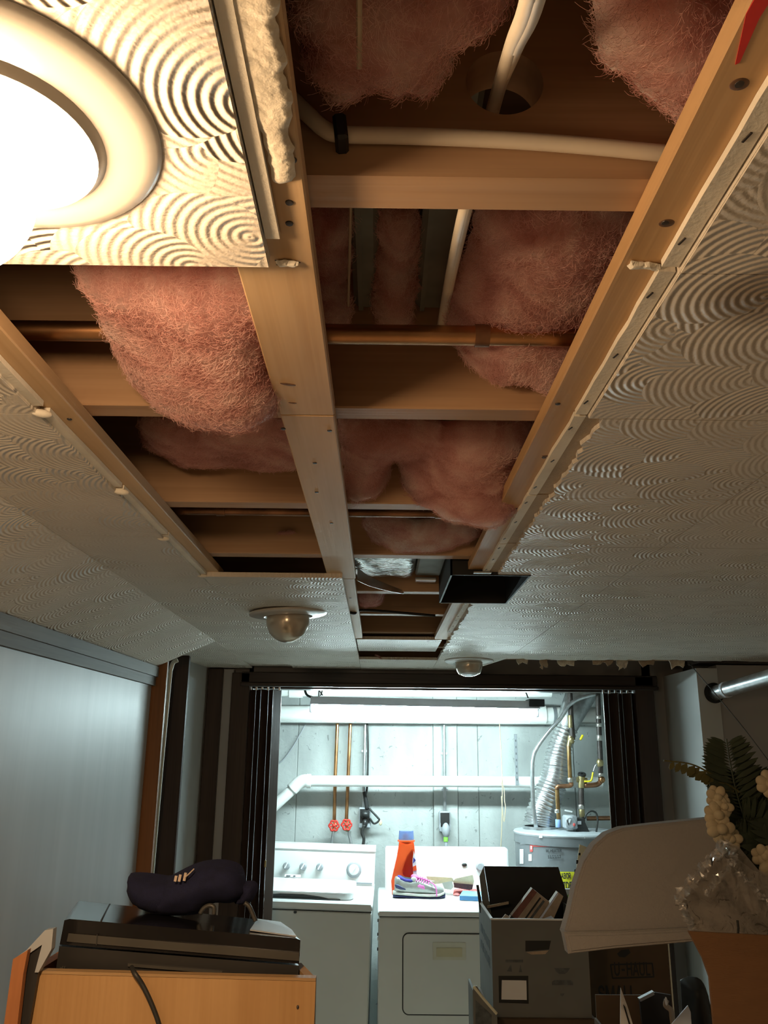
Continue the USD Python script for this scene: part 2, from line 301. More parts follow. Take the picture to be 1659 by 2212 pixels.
def rotz(a):
    c, s = math.cos(a), math.sin(a)
    return np.array([[c, -s, 0], [s, c, 0], [0, 0, 1.0]])
def rotx(a):
    c, s = math.cos(a), math.sin(a)
    return np.array([[1.0, 0, 0], [0, c, -s], [0, s, c]])
def roty(a):
    c, s = math.cos(a), math.sin(a)
    return np.array([[c, 0, s], [0, 1.0, 0], [-s, 0, c]])
def to_dir(d):
    """Rotation that turns +z to d."""
    d = unit(d)
    a = unit(np.cross([0, 0, 1.0], d)) if abs(d[2]) < 0.999 else np.array([1.0, 0, 0])
    return np.stack([a, np.cross(d, a), d], 1)
class B:
    """Collects shapes that become one mesh."""
    def __init__(s):
        s.v, s.f, s.n = [], [], 0
    def add(s, v, f):
        v, f = np.asarray(v, float), np.asarray(f, int)
        if f.shape[1] == 4:
            f = np.vstack([f[:, [0, 1, 2]], f[:, [0, 2, 3]]])
        s.v.append(v); s.f.append(f + s.n); s.n += len(v)
        return s
    def out(s):
        return np.vstack(s.v), np.vstack(s.f)
    def move(s, R=None, t=(0, 0, 0)):
        s.v = [(v @ R.T if R is not None else v) + np.asarray(t) for v in s.v]
        return s
    def tm(s, m):
        return s.add(m.vertices, m.faces)
    def box(s, c, size, R=None, ch=0.0):
        h = np.array(size, float) / 2
        ch = min(ch, 0.45 * h.min() * 2 / 2)
        pts = []
        for sx in (-1, 1):
            for sy in (-1, 1):
                for sz in (-1, 1):
                    q = np.array([sx, sy, sz]) * h
                    if ch <= 0:
                        pts.append(q)
                    else:
                        for k in range(3):
                            w = q - np.array([sx, sy, sz]) * ch
                            w[k] = q[k]
                            pts.append(w)
        hull = trimesh.convex.convex_hull(np.array(pts))
        v = np.array(hull.vertices)
        if R is not None:
            v = v @ np.asarray(R).T
        return s.add(v + np.asarray(c), hull.faces)
    def span(s, a, b, ch=0.0):
        a, b = np.asarray(a, float), np.asarray(b, float)
        return s.box((a + b) / 2, np.abs(b - a), None, ch)
    def hull(s, pts):
        h = trimesh.convex.convex_hull(np.asarray(pts, float))
        return s.add(h.vertices, h.faces)
    def tube(s, pts, r, n=12, cap=True):
        p = np.asarray(pts, float)
        r = np.broadcast_to(r, (len(p),)).astype(float)
        t = np.gradient(p, axis=0)
        t /= np.linalg.norm(t, axis=1, keepdims=True) + 1e-12
        a = unit(np.cross(t[0], [0, 0, 1.0] if abs(t[0][2]) < 0.9 else [1.0, 0, 0]))
        ang = np.arange(n) * 2 * np.pi / n
        V = []
        for i in range(len(p)):
            a = unit(a - t[i] * (a @ t[i]))
            b = np.cross(t[i], a)
            V.append(p[i] + r[i] * (np.cos(ang)[:, None] * a + np.sin(ang)[:, None] * b))
        F = []
        for i in range(len(p) - 1):
            for j in range(n):
                k = (j + 1) % n
                F.append([i * n + j, i * n + k, (i + 1) * n + k, (i + 1) * n + j])
        V = np.vstack(V)
        F = np.array(F)
        tri = np.vstack([F[:, [0, 1, 2]], F[:, [0, 2, 3]]])
        if cap:
            m = len(V)
            V = np.vstack([V, p[0], p[-1]])
            e = (len(p) - 1) * n
            tri = np.vstack([tri, [[m, (j + 1) % n, j] for j in range(n)], [[m + 1, e + j, e + (j + 1) % n] for j in range(n)]])
        return s.add(V, tri)
    def lathe(s, prof, o=(0, 0, 0), d=(0, 0, 1), n=32):
        """prof: (radius, height) pairs turned about the axis d through o."""
        R = to_dir(d)
        ang = np.arange(n) * 2 * np.pi / n
        V = np.vstack([np.stack([r * np.cos(ang), r * np.sin(ang), np.full(n, z)], 1) for r, z in prof])
        F = [[i * n + j, i * n + (j + 1) % n, (i + 1) * n + (j + 1) % n, (i + 1) * n + j] for i in range(len(prof) - 1) for j in range(n)]
        return s.add(V @ R.T + np.asarray(o), F)
    def ball(s, c, r, R=None, k=2):
        m = trimesh.creation.icosphere(k, 1.0)
        v = m.vertices * np.broadcast_to(np.asarray(r, float), 3)
        if R is not None:
            v = v @ np.asarray(R).T
        return s.add(v + np.asarray(c), m.faces)
    def prism(s, poly, to3d, h0, h1):
        """A flat outline (shapely or point list) with thickness; to3d(u, v, h) places it."""
        g = poly if hasattr(poly, 'exterior') else Polygon(poly)
        g = g.buffer(0)
        for q in getattr(g, 'geoms', [g]):
            if q.area < 1e-9:
                continue
            m = trimesh.creation.extrude_polygon(q, 1.0, engine='earcut')
            v = np.array(m.vertices)
            s.add(to3d(v[:, 0], v[:, 1], h0 + (h1 - h0) * v[:, 2]), m.faces)
        return s
def XY(u, v, h): return np.stack([u, v, h + 0 * u], 1)                  # outline in plan, thickness up
def XZ(u, v, h): return np.stack([u, h + 0 * u, v], 1)                  # outline in elevation, thickness in depth
def rounded(poly, to3d, h0, h1, c=0.004, k=3):
    """prism with its two faces rounded off in k steps."""
    g = poly if hasattr(poly, 'exterior') else Polygon(poly)
    b = B()
    sg = 1 if h1 > h0 else -1
    b.prism(g, to3d, h0 + sg * c, h1 - sg * c)
    for i in range(k):
        a0, a1 = i / k, (i + 1) / k
        ins = c * (1 - math.sqrt(max(0, 1 - a0 ** 2))) if i else 0.0
        ins = c * (1 - math.sqrt(max(0.0, 1 - (a1 * 0.97) ** 2)))
        q = g.buffer(-ins)
        if q.is_empty: continue
        b.prism(q, to3d, h1 - sg * c * (1 - a0), h1 - sg * c * (1 - a1))
        b.prism(q, to3d, h0 + sg * c * (1 - a1), h0 + sg * c * (1 - a0))
    return b
def grid_mesh(poly, res):
    """A triangulated outline with even inner points; returns (points, triangles, distance to the outline)."""
    poly = poly.buffer(0)
    if hasattr(poly, 'geoms'): poly = max(poly.geoms, key=lambda q: q.area)
    L = poly.exterior.length
    nb = max(12, int(L / res))
    ring = np.array([poly.exterior.interpolate(i / nb, normalized=True).coords[0] for i in range(nb)])
    x0, y0, x1, y1 = poly.bounds
    xs, ys = np.meshgrid(np.arange(x0, x1, res), np.arange(y0, y1, res * 0.866))
    xs = xs + (np.arange(xs.shape[0]) % 2)[:, None] * res / 2
    pts = np.stack([xs.ravel(), ys.ravel()], 1)
    g = shapely.points(pts)
    ins = shapely.contains(poly, g)
    d = shapely.distance(poly.exterior, g)
    pts = pts[ins & (d > res * 0.6)]
    allp = np.vstack([ring, pts])
    tri = Delaunay(allp).simplices
    cen = allp[tri].mean(1)
    tri = tri[shapely.contains(poly, shapely.points(cen))]
    a = allp[tri]
    cr = (a[:, 1, 0] - a[:, 0, 0]) * (a[:, 2, 1] - a[:, 0, 1]) - (a[:, 1, 1] - a[:, 0, 1]) * (a[:, 2, 0] - a[:, 0, 0])
    tri[cr < 0] = tri[cr < 0][:, ::-1]
    dist = shapely.distance(poly.exterior, shapely.points(allp))
    dist[:nb] = 0
    return allp, tri, dist, nb
def inflate(poly, to3d, up, down, w, res=0.01, amp=0.0, freq=20.0, seed=0, base=None):
    """A puffed body over an outline: thickness rises from the outline over the width w, to 'up' on one side and 'down' on the other."""
    poly = poly if hasattr(poly, 'exterior') else Polygon(poly)
    p, tri, d, nb = grid_mesh(poly, res)
    t = np.clip(d / w, 0, 1)
    prof = np.sqrt(np.maximum(0, 1 - (1 - t) ** 2))
    b0 = base(p[:, 0], p[:, 1]) if base else np.zeros(len(p))
    q3 = np.stack([p[:, 0], p[:, 1], np.zeros(len(p))], 1)
    nz = (meshkit.fbm(q3 * freq, 4, seed) - 0.5) * 2 * amp
    nz2 = (meshkit.fbm(q3 * freq + 9.1, 4, seed + 5) - 0.5) * 2 * amp
    top, bot = b0 + up * prof + nz * np.clip(d / (w * 0.4), 0, 1), b0 - down * prof + nz2 * np.clip(d / (w * 0.4), 0, 1)
    V = np.vstack([to3d(p[:, 0], p[:, 1], top), to3d(p[:, 0], p[:, 1], bot)])
    n = len(p)
    side = []
    for i in range(nb):
        j = (i + 1) % nb
        side += [[i, n + i, n + j], [i, n + j, j]]
    F = np.vstack([tri, tri[:, ::-1] + n, np.array(side)])
    return B().add(V, F)
def smoothpath(pts, n=8):
    """Catmull-Rom through the points."""
    p = np.asarray(pts, float)
    if len(p) < 3: return p
    q = np.vstack([2 * p[0] - p[1], p, 2 * p[-1] - p[-2]])
    out = []
    for i in range(1, len(q) - 2):
        for t in np.linspace(0, 1, n, endpoint=False):
            a, b, c, d = q[i - 1], q[i], q[i + 1], q[i + 2]
            out.append(0.5 * (2 * b + (c - a) * t + (2 * a - 5 * b + 4 * c - d) * t * t + (3 * b - 3 * c + d - a) * t ** 3))
    out.append(p[-1])
    return np.array(out)
def jag(pts, step=0.01, amp=0.004, seed=0):
    """An outline side torn into a ragged line."""
    ls = LineString(pts)
    n = max(3, int(ls.length / step))
    r = np.random.default_rng(seed)
    q = np.array([ls.interpolate(i / n, normalized=True).coords[0] for i in range(n + 1)])
    q[1:-1] += r.normal(0, amp, (n - 1, 2))
    return [tuple(x) for x in q]
def blurred_print(o, ux, uy, w, h, seed, depth=0.0006):
    """A line of print too faded to read: worn blocks of unequal width."""
    ux, uy = unit(ux), unit(uy)
    nz, r_, x, b = np.cross(ux, uy), np.random.default_rng(seed), 0.0, B()
    o = np.asarray(o, float)
    while x < w:
        l, top, bot = r_.uniform(.25, .7) * h, h * r_.uniform(.8, 1), h * r_.uniform(0, .15)
        b.hull([o + ux * (x + dx * l) + uy * (bot if dy == 0 else top) + nz * dz * depth for dx in (0, 1) for dy in (0, 1) for dz in (0, 1)])
        x += l + h * r_.uniform(.08, .25)
    return b
def text_on(txt, h, o, ux, uy, depth=0.0006, bold=False, width=None):
    """Lettering at o reading along ux, its capitals along uy; width squeezes it to fit."""
    m = meshkit.text_mesh(txt, h, depth, bold)
    v = np.array(m.vertices)
    if width: v[:, 0] *= width / (v[:, 0].max() - v[:, 0].min())
    ux, uy = unit(ux), unit(uy)
    nz = np.cross(ux, uy)
    return B().add(np.asarray(o) + v[:, :1] * ux + v[:, 1:2] * uy + v[:, 2:] * nz, m.faces)

# ================================================================== THE ROOM
ZT, ZS, ZJ, ZF = 2.0, 2.011, 2.03, 2.235            # underside of tiles, of strapping, of joists, of the floor above
YD = 4.0                                            # face of the wall with the laundry opening
floor = struct('floor', B().span((-2.2, -2.8, -0.12), (3.0, 5.6, 0.0)), 'floor')
# left wall: runs almost along the room and ends at 3.05 m; then a recess to the laundry wall
def xl(y): return -0.853 + (y - 1.86) * 0.0277
lw = B()
lw.hull([(xl(y) - d, y, z) for y in (-2.7, 3.05) for d in (0.0, 0.10) for z in (0.0, 2.23)])
struct('wall_left', lw, 'wallgrey')
wr = B()
wr.hull([(-0.885 - 0.07 - d, 3.06, z) for d in (0, 0.06) for z in (0, 2.23)] + [(-0.94 - d, 4.02, z) for d in (0, 0.06) for z in (0, 2.23)])
struct('wall_left', wr, 'walldull')
struct('wall_rear', B().span((-2.1, -2.75, 0), (2.6, -2.65, 2.23)), 'rearwall')
struct('wall_right', B().span((2.45, -2.7, 0), (2.55, 3.62, 2.23)), 'rearwall')
wf = B()
wf.span((-1.6, 4.03, 0), (-0.60, 4.11, 2.23)).span((1.26, 4.03, 0), (1.46, 4.11, 2.23)).span((-0.62, 4.03, 1.93), (1.3, 4.11, 2.23))
struct('wall_front', wf, 'walldull')
xr = 1.362
sw = B().span((xr, 3.60, 0), (xr + 0.09, 4.03, 1.975))
struct('wall_right', sw, 'wallpaint')
struct('wall_front', B().span((xr + 0.092, 3.61, 0), (2.45, 3.70, 1.99)), 'walldull')
struct('trim_1', B().span((xr + 0.0, 3.56, 1.995), (2.45, 3.70, 2.23), 0.004), 'darkwoodx')

def vboard(name, pxl, pxr, Y, z0, z1, depth, material, yref=1650, ch=0.003):
    a, b = P(pxl, yref, Y=Y)[0], P(pxr, yref, Y=Y)[0]
    return struct(name, B().span((a, Y, z0), (b, Y + depth, z1), ch), material)
vboard('trim_2', 296, 344, 3.06, 0, 1.955, 0.025, 'brownwood')
vboard('trim_3', 346, 392, 3.40, 0, 1.985, 0.03, 'darkwood')
gp = B()
ga, gb = P(370, 1650, Y=3.62), P(440, 1650, Y=4.0)
gp.hull([(ga[0], 3.62, z) for z in (0, 1.995)] + [(gb[0], 4.0, z) for z in (0, 1.995)] + [(ga[0] - 0.03, 3.65, z) for z in (0, 1.995)] + [(gb[0] - 0.03, 4.03, z) for z in (0, 1.995)])
struct('wall_left', gp, 'wallpaint')
vboard('trim_4', 437, 470, 3.95, 0, 1.985, 0.03, 'darkwood')
vboard('trim_5', 469, 494, 3.97, 0, 1.985, 0.04, 'walldull')
vboard('trim_6', 490, 530, 3.955, 0, 1.968, 0.075, 'darkwood')
hx0, hx1 = P(520, 1470, Y=3.955)[0], P(1421, 1480, Y=3.955)[0]
hd = B().span((hx0, 3.955, 1.921), (hx1, 4.03, 1.972), 0.004).span((hx0, 3.945, 1.905), (hx1, 3.985, 1.922), 0.003).span((hx0, 4.03, 1.90), (hx1, 4.12, 1.94))
struct('trim_7', hd, 'darkwoodx')
vboard('trim_8', 1384, 1425, 3.955, 0, 1.968, 0.075, 'darkwood')
# weathered crown board along the left wall, two mouldings deep
cr = B()
for z0, z1, o in ((1.838, 1.872, 0.014), (1.869, 1.905, 0.022)):
    cr.hull([(xl(y) + d, y, z) for y in (-0.5, 3.05) for d in (-0.01, o) for z in (z0, z1)])
struct('trim_9', cr, 'crown')

# folding doors, pushed together to either side of the opening: narrow dark slats hinged in zigzag
def folding_door(pxs, label_latch=None):
    d = setting('door_1', (P(pxs[0], 1650, Y=3.99)[0], 4.0, 0))
    for i in range(len(pxs) - 1):
        a, b = P(pxs[i], 1650, Y=3.99)[0], P(pxs[i + 1], 1650, Y=3.99)[0]
        ya, yb = (3.975, 4.02) if i % 2 == 0 else (4.02, 3.975)
        m = B().hull([(a + 0.001, ya + t, z) for t in (0, 0.012) for z in (0.01, 1.893)] + [(b - 0.001, yb + t, z) for t in (0, 0.012) for z in (0.01, 1.893)])
        part(d, 'slat', m, 'darkwood')
    return d
d1 = folding_door([526, 543, 557, 571, 584, 600])
lt = P(573, 1866, Y=3.97)
part(d1, 'latch', B().box(lt, (0.008, 0.012, 0.03), None, 0.003), 'brass', label='small door latch')
d2 = folding_door([1310, 1327, 1343, 1358, 1372, 1386])
for i, (x0, x1) in enumerate(((527, 603), (1306, 1386))):
    tr = B()
    for k in range(6):
        xx = P(x0 + (x1 - x0) * (k + 0.5) / 6, 1650, Y=4.0)[0]
        tr.span((xx - 0.004, 3.995, 1.89), (xx + 0.004, 4.005, 1.906))
    part((d1, d2)[i], 'roller', tr, 'galv', label='door rollers in the track')

# ------------------------------------------------------------------ ceiling: tiles, each its own piece
ceil = setting('ceiling', (0, 0, ZT))
TH = 0.011
def tile(poly, z=ZT, material='tile', zf=None):
    g = Polygon(poly) if not hasattr(poly, 'exterior') else poly
    b = B().prism(g, XY, z + 0.0015, z + TH)
    b.prism(g.buffer(-0.0005), XY, z, z + 0.0016)
    if zf:
        b.v = [np.stack([v[:, 0], v[:, 1], v[:, 2] + zf(v[:, 0], v[:, 1])], 1) for v in b.v]
    return part(ceil, 'ceiling_tile', b, material)
def rect(x0, x1, y0, y1, g=0.0002): return [(x0 + g, y0 + g), (x1 - g, y0 + g), (x1 - g, y1 - g), (x0 + g, y1 - g)]
XR = [0.244, 0.541, 0.846, 1.151, 1.456, 1.761, 2.066, 2.45]
YR = [-0.02, 0.295, 0.60, 0.91, 1.23, 1.545, 1.815, 2.175, 2.48, 2.79, 3.09, 3.40]
tile(rect(-0.9, 2.45, -2.65, -0.02))
for i in range(len(XR) - 1):
    for j in range(len(YR) - 1):
        x0, x1, y0, y1 = XR[i], XR[i + 1], YR[j], YR[j + 1]
        if i == 0 and y0 == 1.815:
            tile(rect(0.336, x1, y0, y1))
        elif i == 0 and 0.91 <= y0 < 1.815:
            e = jag([(0.263, y1 - 0.0005), (0.261, y0 + 0.0005)], 0.012, 0.0022, j)
            tile([(x1 - 0.0004, y0 + 0.0005), (x1 - 0.0004, y1 - 0.0005)] + e)
        elif i == 0 and y0 >= 2.175:
            e = jag([(0.252, y1 - 0.0005), (0.250, y0 + 0.0005)], 0.02, 0.004, j)
            tile([(x1 - 0.0004, y0 + 0.0005), (x1 - 0.0004, y1 - 0.0005)] + e)
        else:
            tile(rect(x0, x1, y0, y1))
# last row at the far side: torn off short of the laundry wall, except beside the opening
for i in range(1, len(XR) - 1):
    x0, x1 = XR[i], XR[i + 1]
    e = jag([(x1 - 0.0005, 3.56 + 0.03 * math.sin(i * 2.1)), (x0 + 0.0005, 3.54 + 0.03 * math.sin(i * 2.1 - 2.1))], 0.03, 0.014, 30 + i)
    tile([(x0 + 0.0005, 3.4005), (x1 - 0.0005, 3.4005)] + e)
tile([(0.2505, 3.4005), (0.5405, 3.4005), (0.5405, 3.50), (0.43, 3.975), (0.2505, 3.975)], zf=lambda x, y: -0.010 * np.clip((y - 3.4) / 0.57, 0, 1))
tile(rect(-0.0855, 0.2495, 3.59, 3.975), zf=lambda x, y: -0.010 * np.clip((y - 3.4) / 0.57, 0, 1))
tile(rect(-0.084, 0.228, 3.02, 3.385), zf=lambda x, y: -0.004 + 0.012 * np.abs((x - 0.07) / 0.15) ** 2)
# left of the middle strapping: the tile around the lamp, the far tiles, the outer column and the sloping panels along the wall
tile(rect(-0.396, -0.0935, 0.295, 0.5985))
tile(rect(-0.70, -0.3965, 0.295, 0.5985))
tile(rect(-0.70, -0.0935, -0.02, 0.2945))
YL = [0.60, 0.915, 1.215, 1.50, 1.868, 2.18, 2.485, 2.79, 3.05, 3.40, 3.70, 3.975]
for j in range(len(YL) - 1):
    y0, y1 = YL[j], YL[j + 1]
    tile(rect(-0.6, -0.4085, y0, y1))
    if y0 >= 1.868:
        tile(rect(-0.408, -0.0865, y0, y1), zf=(lambda x, y: -0.006 * np.clip(1 - (y - 1.868) / 0.3, 0, 1) * np.sin((x + 0.4085) / 0.322 * np.pi) ** 2) if j == 4 else (lambda x, y: -0.008 * np.clip((y - 3.7) / 0.27, 0, 1)) if j == 10 else None)
    if y0 >= 3.05:
        tile(rect(-1.2, -0.6, y0, y1), zf=lambda x, y: -0.010 * np.clip((y - 3.5) / 0.45, 0, 1))
SL = [-0.5, 0.0, 0.45, 0.78, 1.08, 1.39, 1.70, 2.0, 2.31, 2.61, 2.91, 3.05]
for j in range(len(SL) - 1):
    y0, y1 = SL[j] + 0.0003, SL[j + 1] - 0.0003
    b = B().hull([(-0.6005, y, z) for y in (y0, y1) for z in (2.0, 2.012)] + [(xl(y) - 0.01, y, z) for y in (y0, y1) for z in (1.896, 1.909)])
    part(ceil, 'ceiling_tile', b, 'tile', label='sloping ceiling panel along the left wall')
# tongues of the missing tiles, left stapled to the strapping; brown torn fibre beside them
for j, (y0, y1) in enumerate([(0.0, 0.294), (0.297, 0.597), (0.604, 0.908), (0.914, 1.227), (1.233, 1.542), (1.548, 1.812), (2.19, 2.48), (2.484, 2.79)]):
    part(ceil, 'tile_tongue', B().prism(jag([(0.2285, y0), (0.2285, y1)], 0.03, 0.0006, j) + [(0.2425, y1), (0.2425, y0)], XY, 2.0045, 2.0108), 'flange', label='cream tile tongue stapled to the strapping')
    st = B()
    for k in range(3):
        yy = y0 + (y1 - y0) * (0.12 + 0.38 * k)
        st.box((0.2325 + 0.002 * (k % 2), yy, 2.0044), (0.0016, 0.009, 0.0016), rotz(0.25))
    part(ceil, 'staple', st, 'iron', label='dark staples in the tile tongue')
    if y0 > 0.9:
        part(ceil, 'torn_fibre', B().prism([(0.2425, y0), (0.2425, y1)] + jag([(0.27, y1), (0.27, y0)], 0.02, 0.001, j), XY, 2.006, 2.0108), 'tile_torn')
for j, (y0, y1) in enumerate([(0.60, 0.90), (0.92, 1.21), (1.22, 1.497), (1.505, 1.86)]):
    part(ceil, 'tile_tongue', B().prism([(-0.4085, y0), (-0.4085, y1)] + jag([(-0.3965, y1), (-0.3965, y0)], 0.05, 0.0008, 50 + j), XY, 2.004, 2.0105), 'flange', label='cream tile tongue at the left edge of the gap')
part(ceil, 'tile_tongue', B().prism([(-0.0925, -0.02), (-0.0925, 0.565), (-0.0815, 0.565), (-0.0835, -0.02)], XY, 2.0045, 2.010), 'flange', label='cream tile tongue beside the lamp tile')
# torn remains of the tile that was stapled to the middle strapping
rp = [(455, -60), (600, -60), (603, 60), (606, 90), (620, 120), (612, 160), (625, 200), (634, 255), (622, 300), (632, 330), (640, 372), (632, 398), (610, 402), (590, 402), (560, 280), (530, 200), (500, 90)]
rp = [tuple(P(x, y, Z=2.006)[:2]) for x, y in rp]
rpj = jag(rp + [rp[0]], 0.006, 0.0012, 77)[:-1]
rb = inflate(Polygon(rpj).buffer(0), XY, 0.001, 0.003, 0.008, 0.003, 0.0005, 120, 3, base=lambda x, y: 2.0085 + 0 * x)
part(ceil, 'torn_fibre', rb, 'residue', True, label='ragged torn tile remains on the middle strapping')
for (px, py, w, l, a) in ((620, 567, 0.020, 0.007, 0.1), (1403, 572, 0.034, 0.011, 0.25)):
    c = P(px, py, Z=2.009)
    part(ceil, 'torn_fibre', inflate(Polygon(jag([(c[0] - w / 2, c[1] - l / 2), (c[0] + w / 2, c[1] - l / 2 + a * 0.02), (c[0] + w / 2, c[1] + l / 2), (c[0] - w / 2, c[1] + l / 2), (c[0] - w / 2, c[1] - l / 2)], 0.004, 0.0009, int(px))[:-1]).buffer(0), XY, 0.002, 0.003, 0.003, 0.002, 0.001, 200, 1, base=lambda x, y: 2.0092 + 0 * x), 'flange', label='scrap of torn tile paper')
# chalky scraps at the joints of the left edge
for (px, py) in ((90, 893), (262, 1062), (352, 1163), (436, 1243)):
    c = P(px, py, Z=2.002)
    part(ceil, 'torn_fibre', B().ball(c, (0.012, 0.006, 0.005), rotz(0.5), 2), 'flange', True, label='crumb of tile at a joint')
# hanging shreds where the far ceiling edge is torn
for k, (px, w, l) in enumerate(((1128, 0.05, 0.03), (1175, 0.035, 0.045), (1225, 0.08, 0.03), (1300, 0.10, 0.028), (1345, 0.05, 0.045), (1400, 0.07, 0.03), (1462, 0.07, 0.035))):
    c = P(px, 1432, Y=3.585)
    pts = jag([(c[0] - w / 2, 2.006), (c[0] - w * 0.3, 2.006 - l), (c[0] + w * 0.1, 2.006 - l * 0.6), (c[0] + w * 0.35, 2.006 - l * 0.9), (c[0] + w / 2, 2.006)], 0.012, 0.003, 60 + k)
    part(ceil, 'torn_fibre', B().prism(Polygon(pts).buffer(0), XZ, 3.58 + 0.01 * (k % 3), 3.586 + 0.01 * (k % 3)), ('residue', 'tile_torn')[k % 2], label='shred of torn tile hanging at the far ceiling edge')
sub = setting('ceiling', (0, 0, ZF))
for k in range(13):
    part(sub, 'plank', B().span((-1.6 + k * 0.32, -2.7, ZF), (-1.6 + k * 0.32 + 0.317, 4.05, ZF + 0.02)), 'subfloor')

# ------------------------------------------------------------------ joists across the room and strapping along it
JY = [-0.70, -0.28, 0.125, 0.541, 0.974, 1.389, 1.776, 2.205, 2.585, 3.0, 3.42, 3.83]
jl = ['above and behind the camera, second', 'above and behind the camera, first', 'just above the camera', 'nearest in view, with the white cable clipped along it',
      'below the second pair of pink clumps, nicked at its middle', 'just in front of the thin dark copper pipe', 'in front of the torn foil duct', 'behind the torn foil duct', 'at the near end of the narrow far gap',
      'over the last strip of tile', 'above the far gap by the header', 'last, above the laundry wall']
for y, w in zip(JY, jl):
    jb = B()
    if abs(y - 0.541) < 0.01:                        # drilled near its middle for two cables
        hc = P(1090, 178, Y=0.522)
        o = Polygon([(-1.5, ZJ), (2.45, ZJ), (2.45, ZF), (-1.5, ZF)]).difference(Point(hc[0], hc[2]).buffer(0.030))
        jb.prism(o, XZ, y - 0.019, y + 0.019)
    else:
        jb.span((-1.5, y - 0.019, ZJ), (2.45, y + 0.019, ZF), 0.002)
    single('ceiling_joist', f'bare brown wooden ceiling joist {w}', 'joist', jb, 'joist')
def strap(name, label, x0, x1, y0, y1, material, nails=(), z=ZS, extra=None):
    t = thing('furring_strip', label, 'furring strip', ((x0 + x1) / 2, y0, z))
    part(t, 'board', B().span((x0, y0, z), (x1, y1, ZJ - 0.0006), 0.0015), material)
    for (px, py) in nails:
        c = P(px, py, Z=z)
        part(t, 'nail', B().lathe([(0.0, -0.0012), (0.0028, -0.001), (0.0034, 0.0004)], c, n=12), 'iron')
    return t
s2 = strap(0, 'pale wooden strapping board in the middle of the gap, from beside the lamp back', -0.124, -0.0575, -0.6, 0.935, 'strap', ((625, 437), (625, 482), (632, 345)))
strap(0, 'pale wooden strapping board in the middle, butted beyond the split joint', -0.1235, -0.058, 0.937, 1.93, 'strap', ((612, 926), (712, 930), (680, 1000), (684, 1063), (716, 1130)))
strap(0, 'grey-brown strapping board narrowing toward the laundry, beside the far ceiling lamp', -0.105, -0.0615, 1.932, 3.02, 'strap2', ((757, 1292),))
s4 = strap(0, 'orange-brown strapping board on the right of the gap with red mark and knots', 0.196, 0.262, -0.6, 1.812, 'strap2', ((1437, 480), (1597, 180), (1205, 872), (1175, 988), (1118, 1098)))
def knot(par, px, py, w, l, z=ZS, a=0.0):
    c = P(px, py, Z=z)
    part(par, 'knot', B().ball((0, 0, 0), (w, l, 0.0009), None, 2).move(rotz(a), (c[0], c[1], z)), 'knot', True)
knot(s2, 622, 830, .009, .003, a=.3)
knot(s2, 632, 870, .005, .0015, a=.2)
knot(s4, 1440, 482, .006, .005)
knot(s4, 1597, 182, .006, .005)
knot(s4, 1180, 985, .006, .003)
rm = [P(x, y, Z=2.0105)[:2] for x, y in ((1665, -70), (1640, -20), (1612, 30), (1588, 140), (1598, 135), (1640, 40), (1662, 5), (1690, -60))]
part(s4, 'red_mark', B().prism([tuple(q) for q in rm], XY, 2.0104, 2.012), 'redtape', label='red painted wedge on the strapping')
strap(0, 'dark strapping board on the right of the far gap beyond the black duct opening', 0.199, 0.262, 2.185, 3.02, 'strap2')
strap(0, 'shadowed strapping board at the left edge of the gap behind the tile tongues', -0.437, -0.371, -0.6, 1.93, 'strap', ((150, 905), (300, 1105)))

